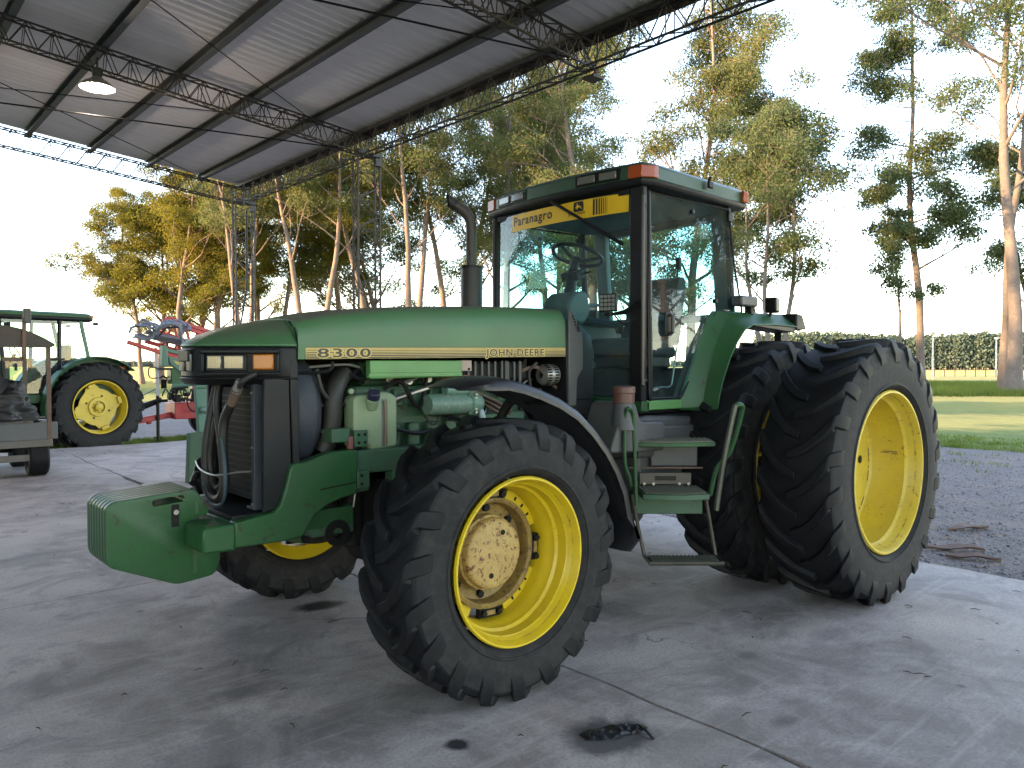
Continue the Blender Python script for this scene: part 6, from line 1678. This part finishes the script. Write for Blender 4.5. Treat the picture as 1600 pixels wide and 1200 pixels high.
for (x,y) in ((3.01,-9.03),(4.52,-9.03),(3.01,-10.87),(4.52,-10.87)): kbox(x-.028,x+.028,y-.025,y+.025,.545 if y < -9.5 else .46,1.94,'canopy_post',RUSTY,.004)
secs = []
for x in np.linspace(2.93, 4.62, 15):
    t = (x-3.775)/.845; z = 1.93 + .27*(1-abs(t)**2.2)
    secs.append([(x-3.75,.62,z),(x-3.75,.62,z+.03),(x-3.75,-1.35,z+.03),(x-3.75,-1.35,z)])
MB().loft(secs).build('canopy', worn('dark_canopy',(.035,.03,.028),.6,(.09,.07,.06),.5,3), K, bevel=.004)
fas = [(x-3.75, 1.93+.27*(1-abs((x-3.775)/.845)**2.2)) for x in np.linspace(2.93,4.62,15)]
MB().prism(fas + [(4.60-3.75,1.90),(3.0-3.75,1.90)], 'y', .625, .640).build('canopy_front', worn('dark_canopy_front',(.03,.024,.022),.6,(.08,.06,.05),.5,3), K)
for x in (3.14, 4.38):
    for y in (-9.22, -10.6):
        wh = part('wheel', K); wh.location = KL(x, y, .262)
        MB().lathe([(-.10,.13),(-.125,.17),(-.13,.235),(-.105,.26),(0,.265),(.105,.26),(.13,.235),(.125,.17),(.10,.13)],(0,0,0),(1,0,0),36).build('tyre', TYRE, wh)
        gr = MB()
        for o_ in (-.07,-.025,.025,.07): gr.lathe([(o_-.006,.2655),(o_+.006,.2655)],(0,0,0),(1,0,0),36)
        gr.build('tyre_groove', BLACKM, wh)
        MB().lathe([(.10,.13),(.09,.12),(.03,.10),(.03,.001)],(0,0,0),(1,0,0),24).build('rim', GREY, wh)
    MB().tube([KL(3.0,-9.22 if x<4 else -10.6,.262),KL(4.5,-9.22 if x<4 else -10.6,.262)],.03,8).build('axle', DARK, K)
MB().bar(KL(3.335,-8.96,1.72), KL(3.32,-8.96,2.33), .045, .05).build('mirror_post', RUSTY, K, bevel=.004)
MB().bar(KL(3.335,-8.96,1.73), KL(3.60,-8.96,1.73), .045, .06).build('mirror_arm', RUSTY, K, bevel=.004)
MB().obox(KL(3.285,-8.95,2.36),(1,0,0),(0,1,0),(0,0,1),.05,.03,.11).build('mirror', GREY, K, bevel=.015)
MB().prism(rounded([(3.50-3.75,.80),(3.55-3.75,1.62),(3.62-3.75,1.72),(4.1-3.75,1.72),(4.15-3.75,.80)],.05,3),'y',-.30,-.05).build('seat_back', DARK, K, bevel=.03)
# bundle under black plastic on the cart
def blob_sheet(c, rx_, ry_, rz_, seed, nu=110, nv=60):
    from mathutils import noise as mn
    vs = []; fs = []
    for j in range(nv+1):
        ph = PI*.5*j/nv
        for i in range(nu):
            th = 2*PI*i/nu; d = V((math.cos(th)*math.sin(ph), math.sin(th)*math.sin(ph), math.cos(ph)))
            f = 1 + .30*mn.noise(d*2.0+V((seed,0,0))) + .24*abs(mn.noise(V((d.x*2.2,d.y*2.2,d.z*5))+V((0,seed,0)))) + .04*abs(mn.noise(d*7+V((3,0,seed)))) + .02*abs(mn.noise(d*21))
            vs.append((c[0]+d.x*rx_*f, c[1]+d.y*ry_*f, c[2]+d.z*rz_*f))
    for j in range(nv):
        for i in range(nu): fs.append((j*nu+i, j*nu+(i+1)%nu, (j+1)*nu+(i+1)%nu, (j+1)*nu+i))
    return MB().add(vs, fs)
o = blob_sheet((3.62,-9.25,.83), .46, .34, .55, 2.0).build('plastic_sheet', BLACKBAG, None, angle=50)
tag(o, 'glossy black plastic sheet bundled over a load on the small cart', 'plastic sheet')
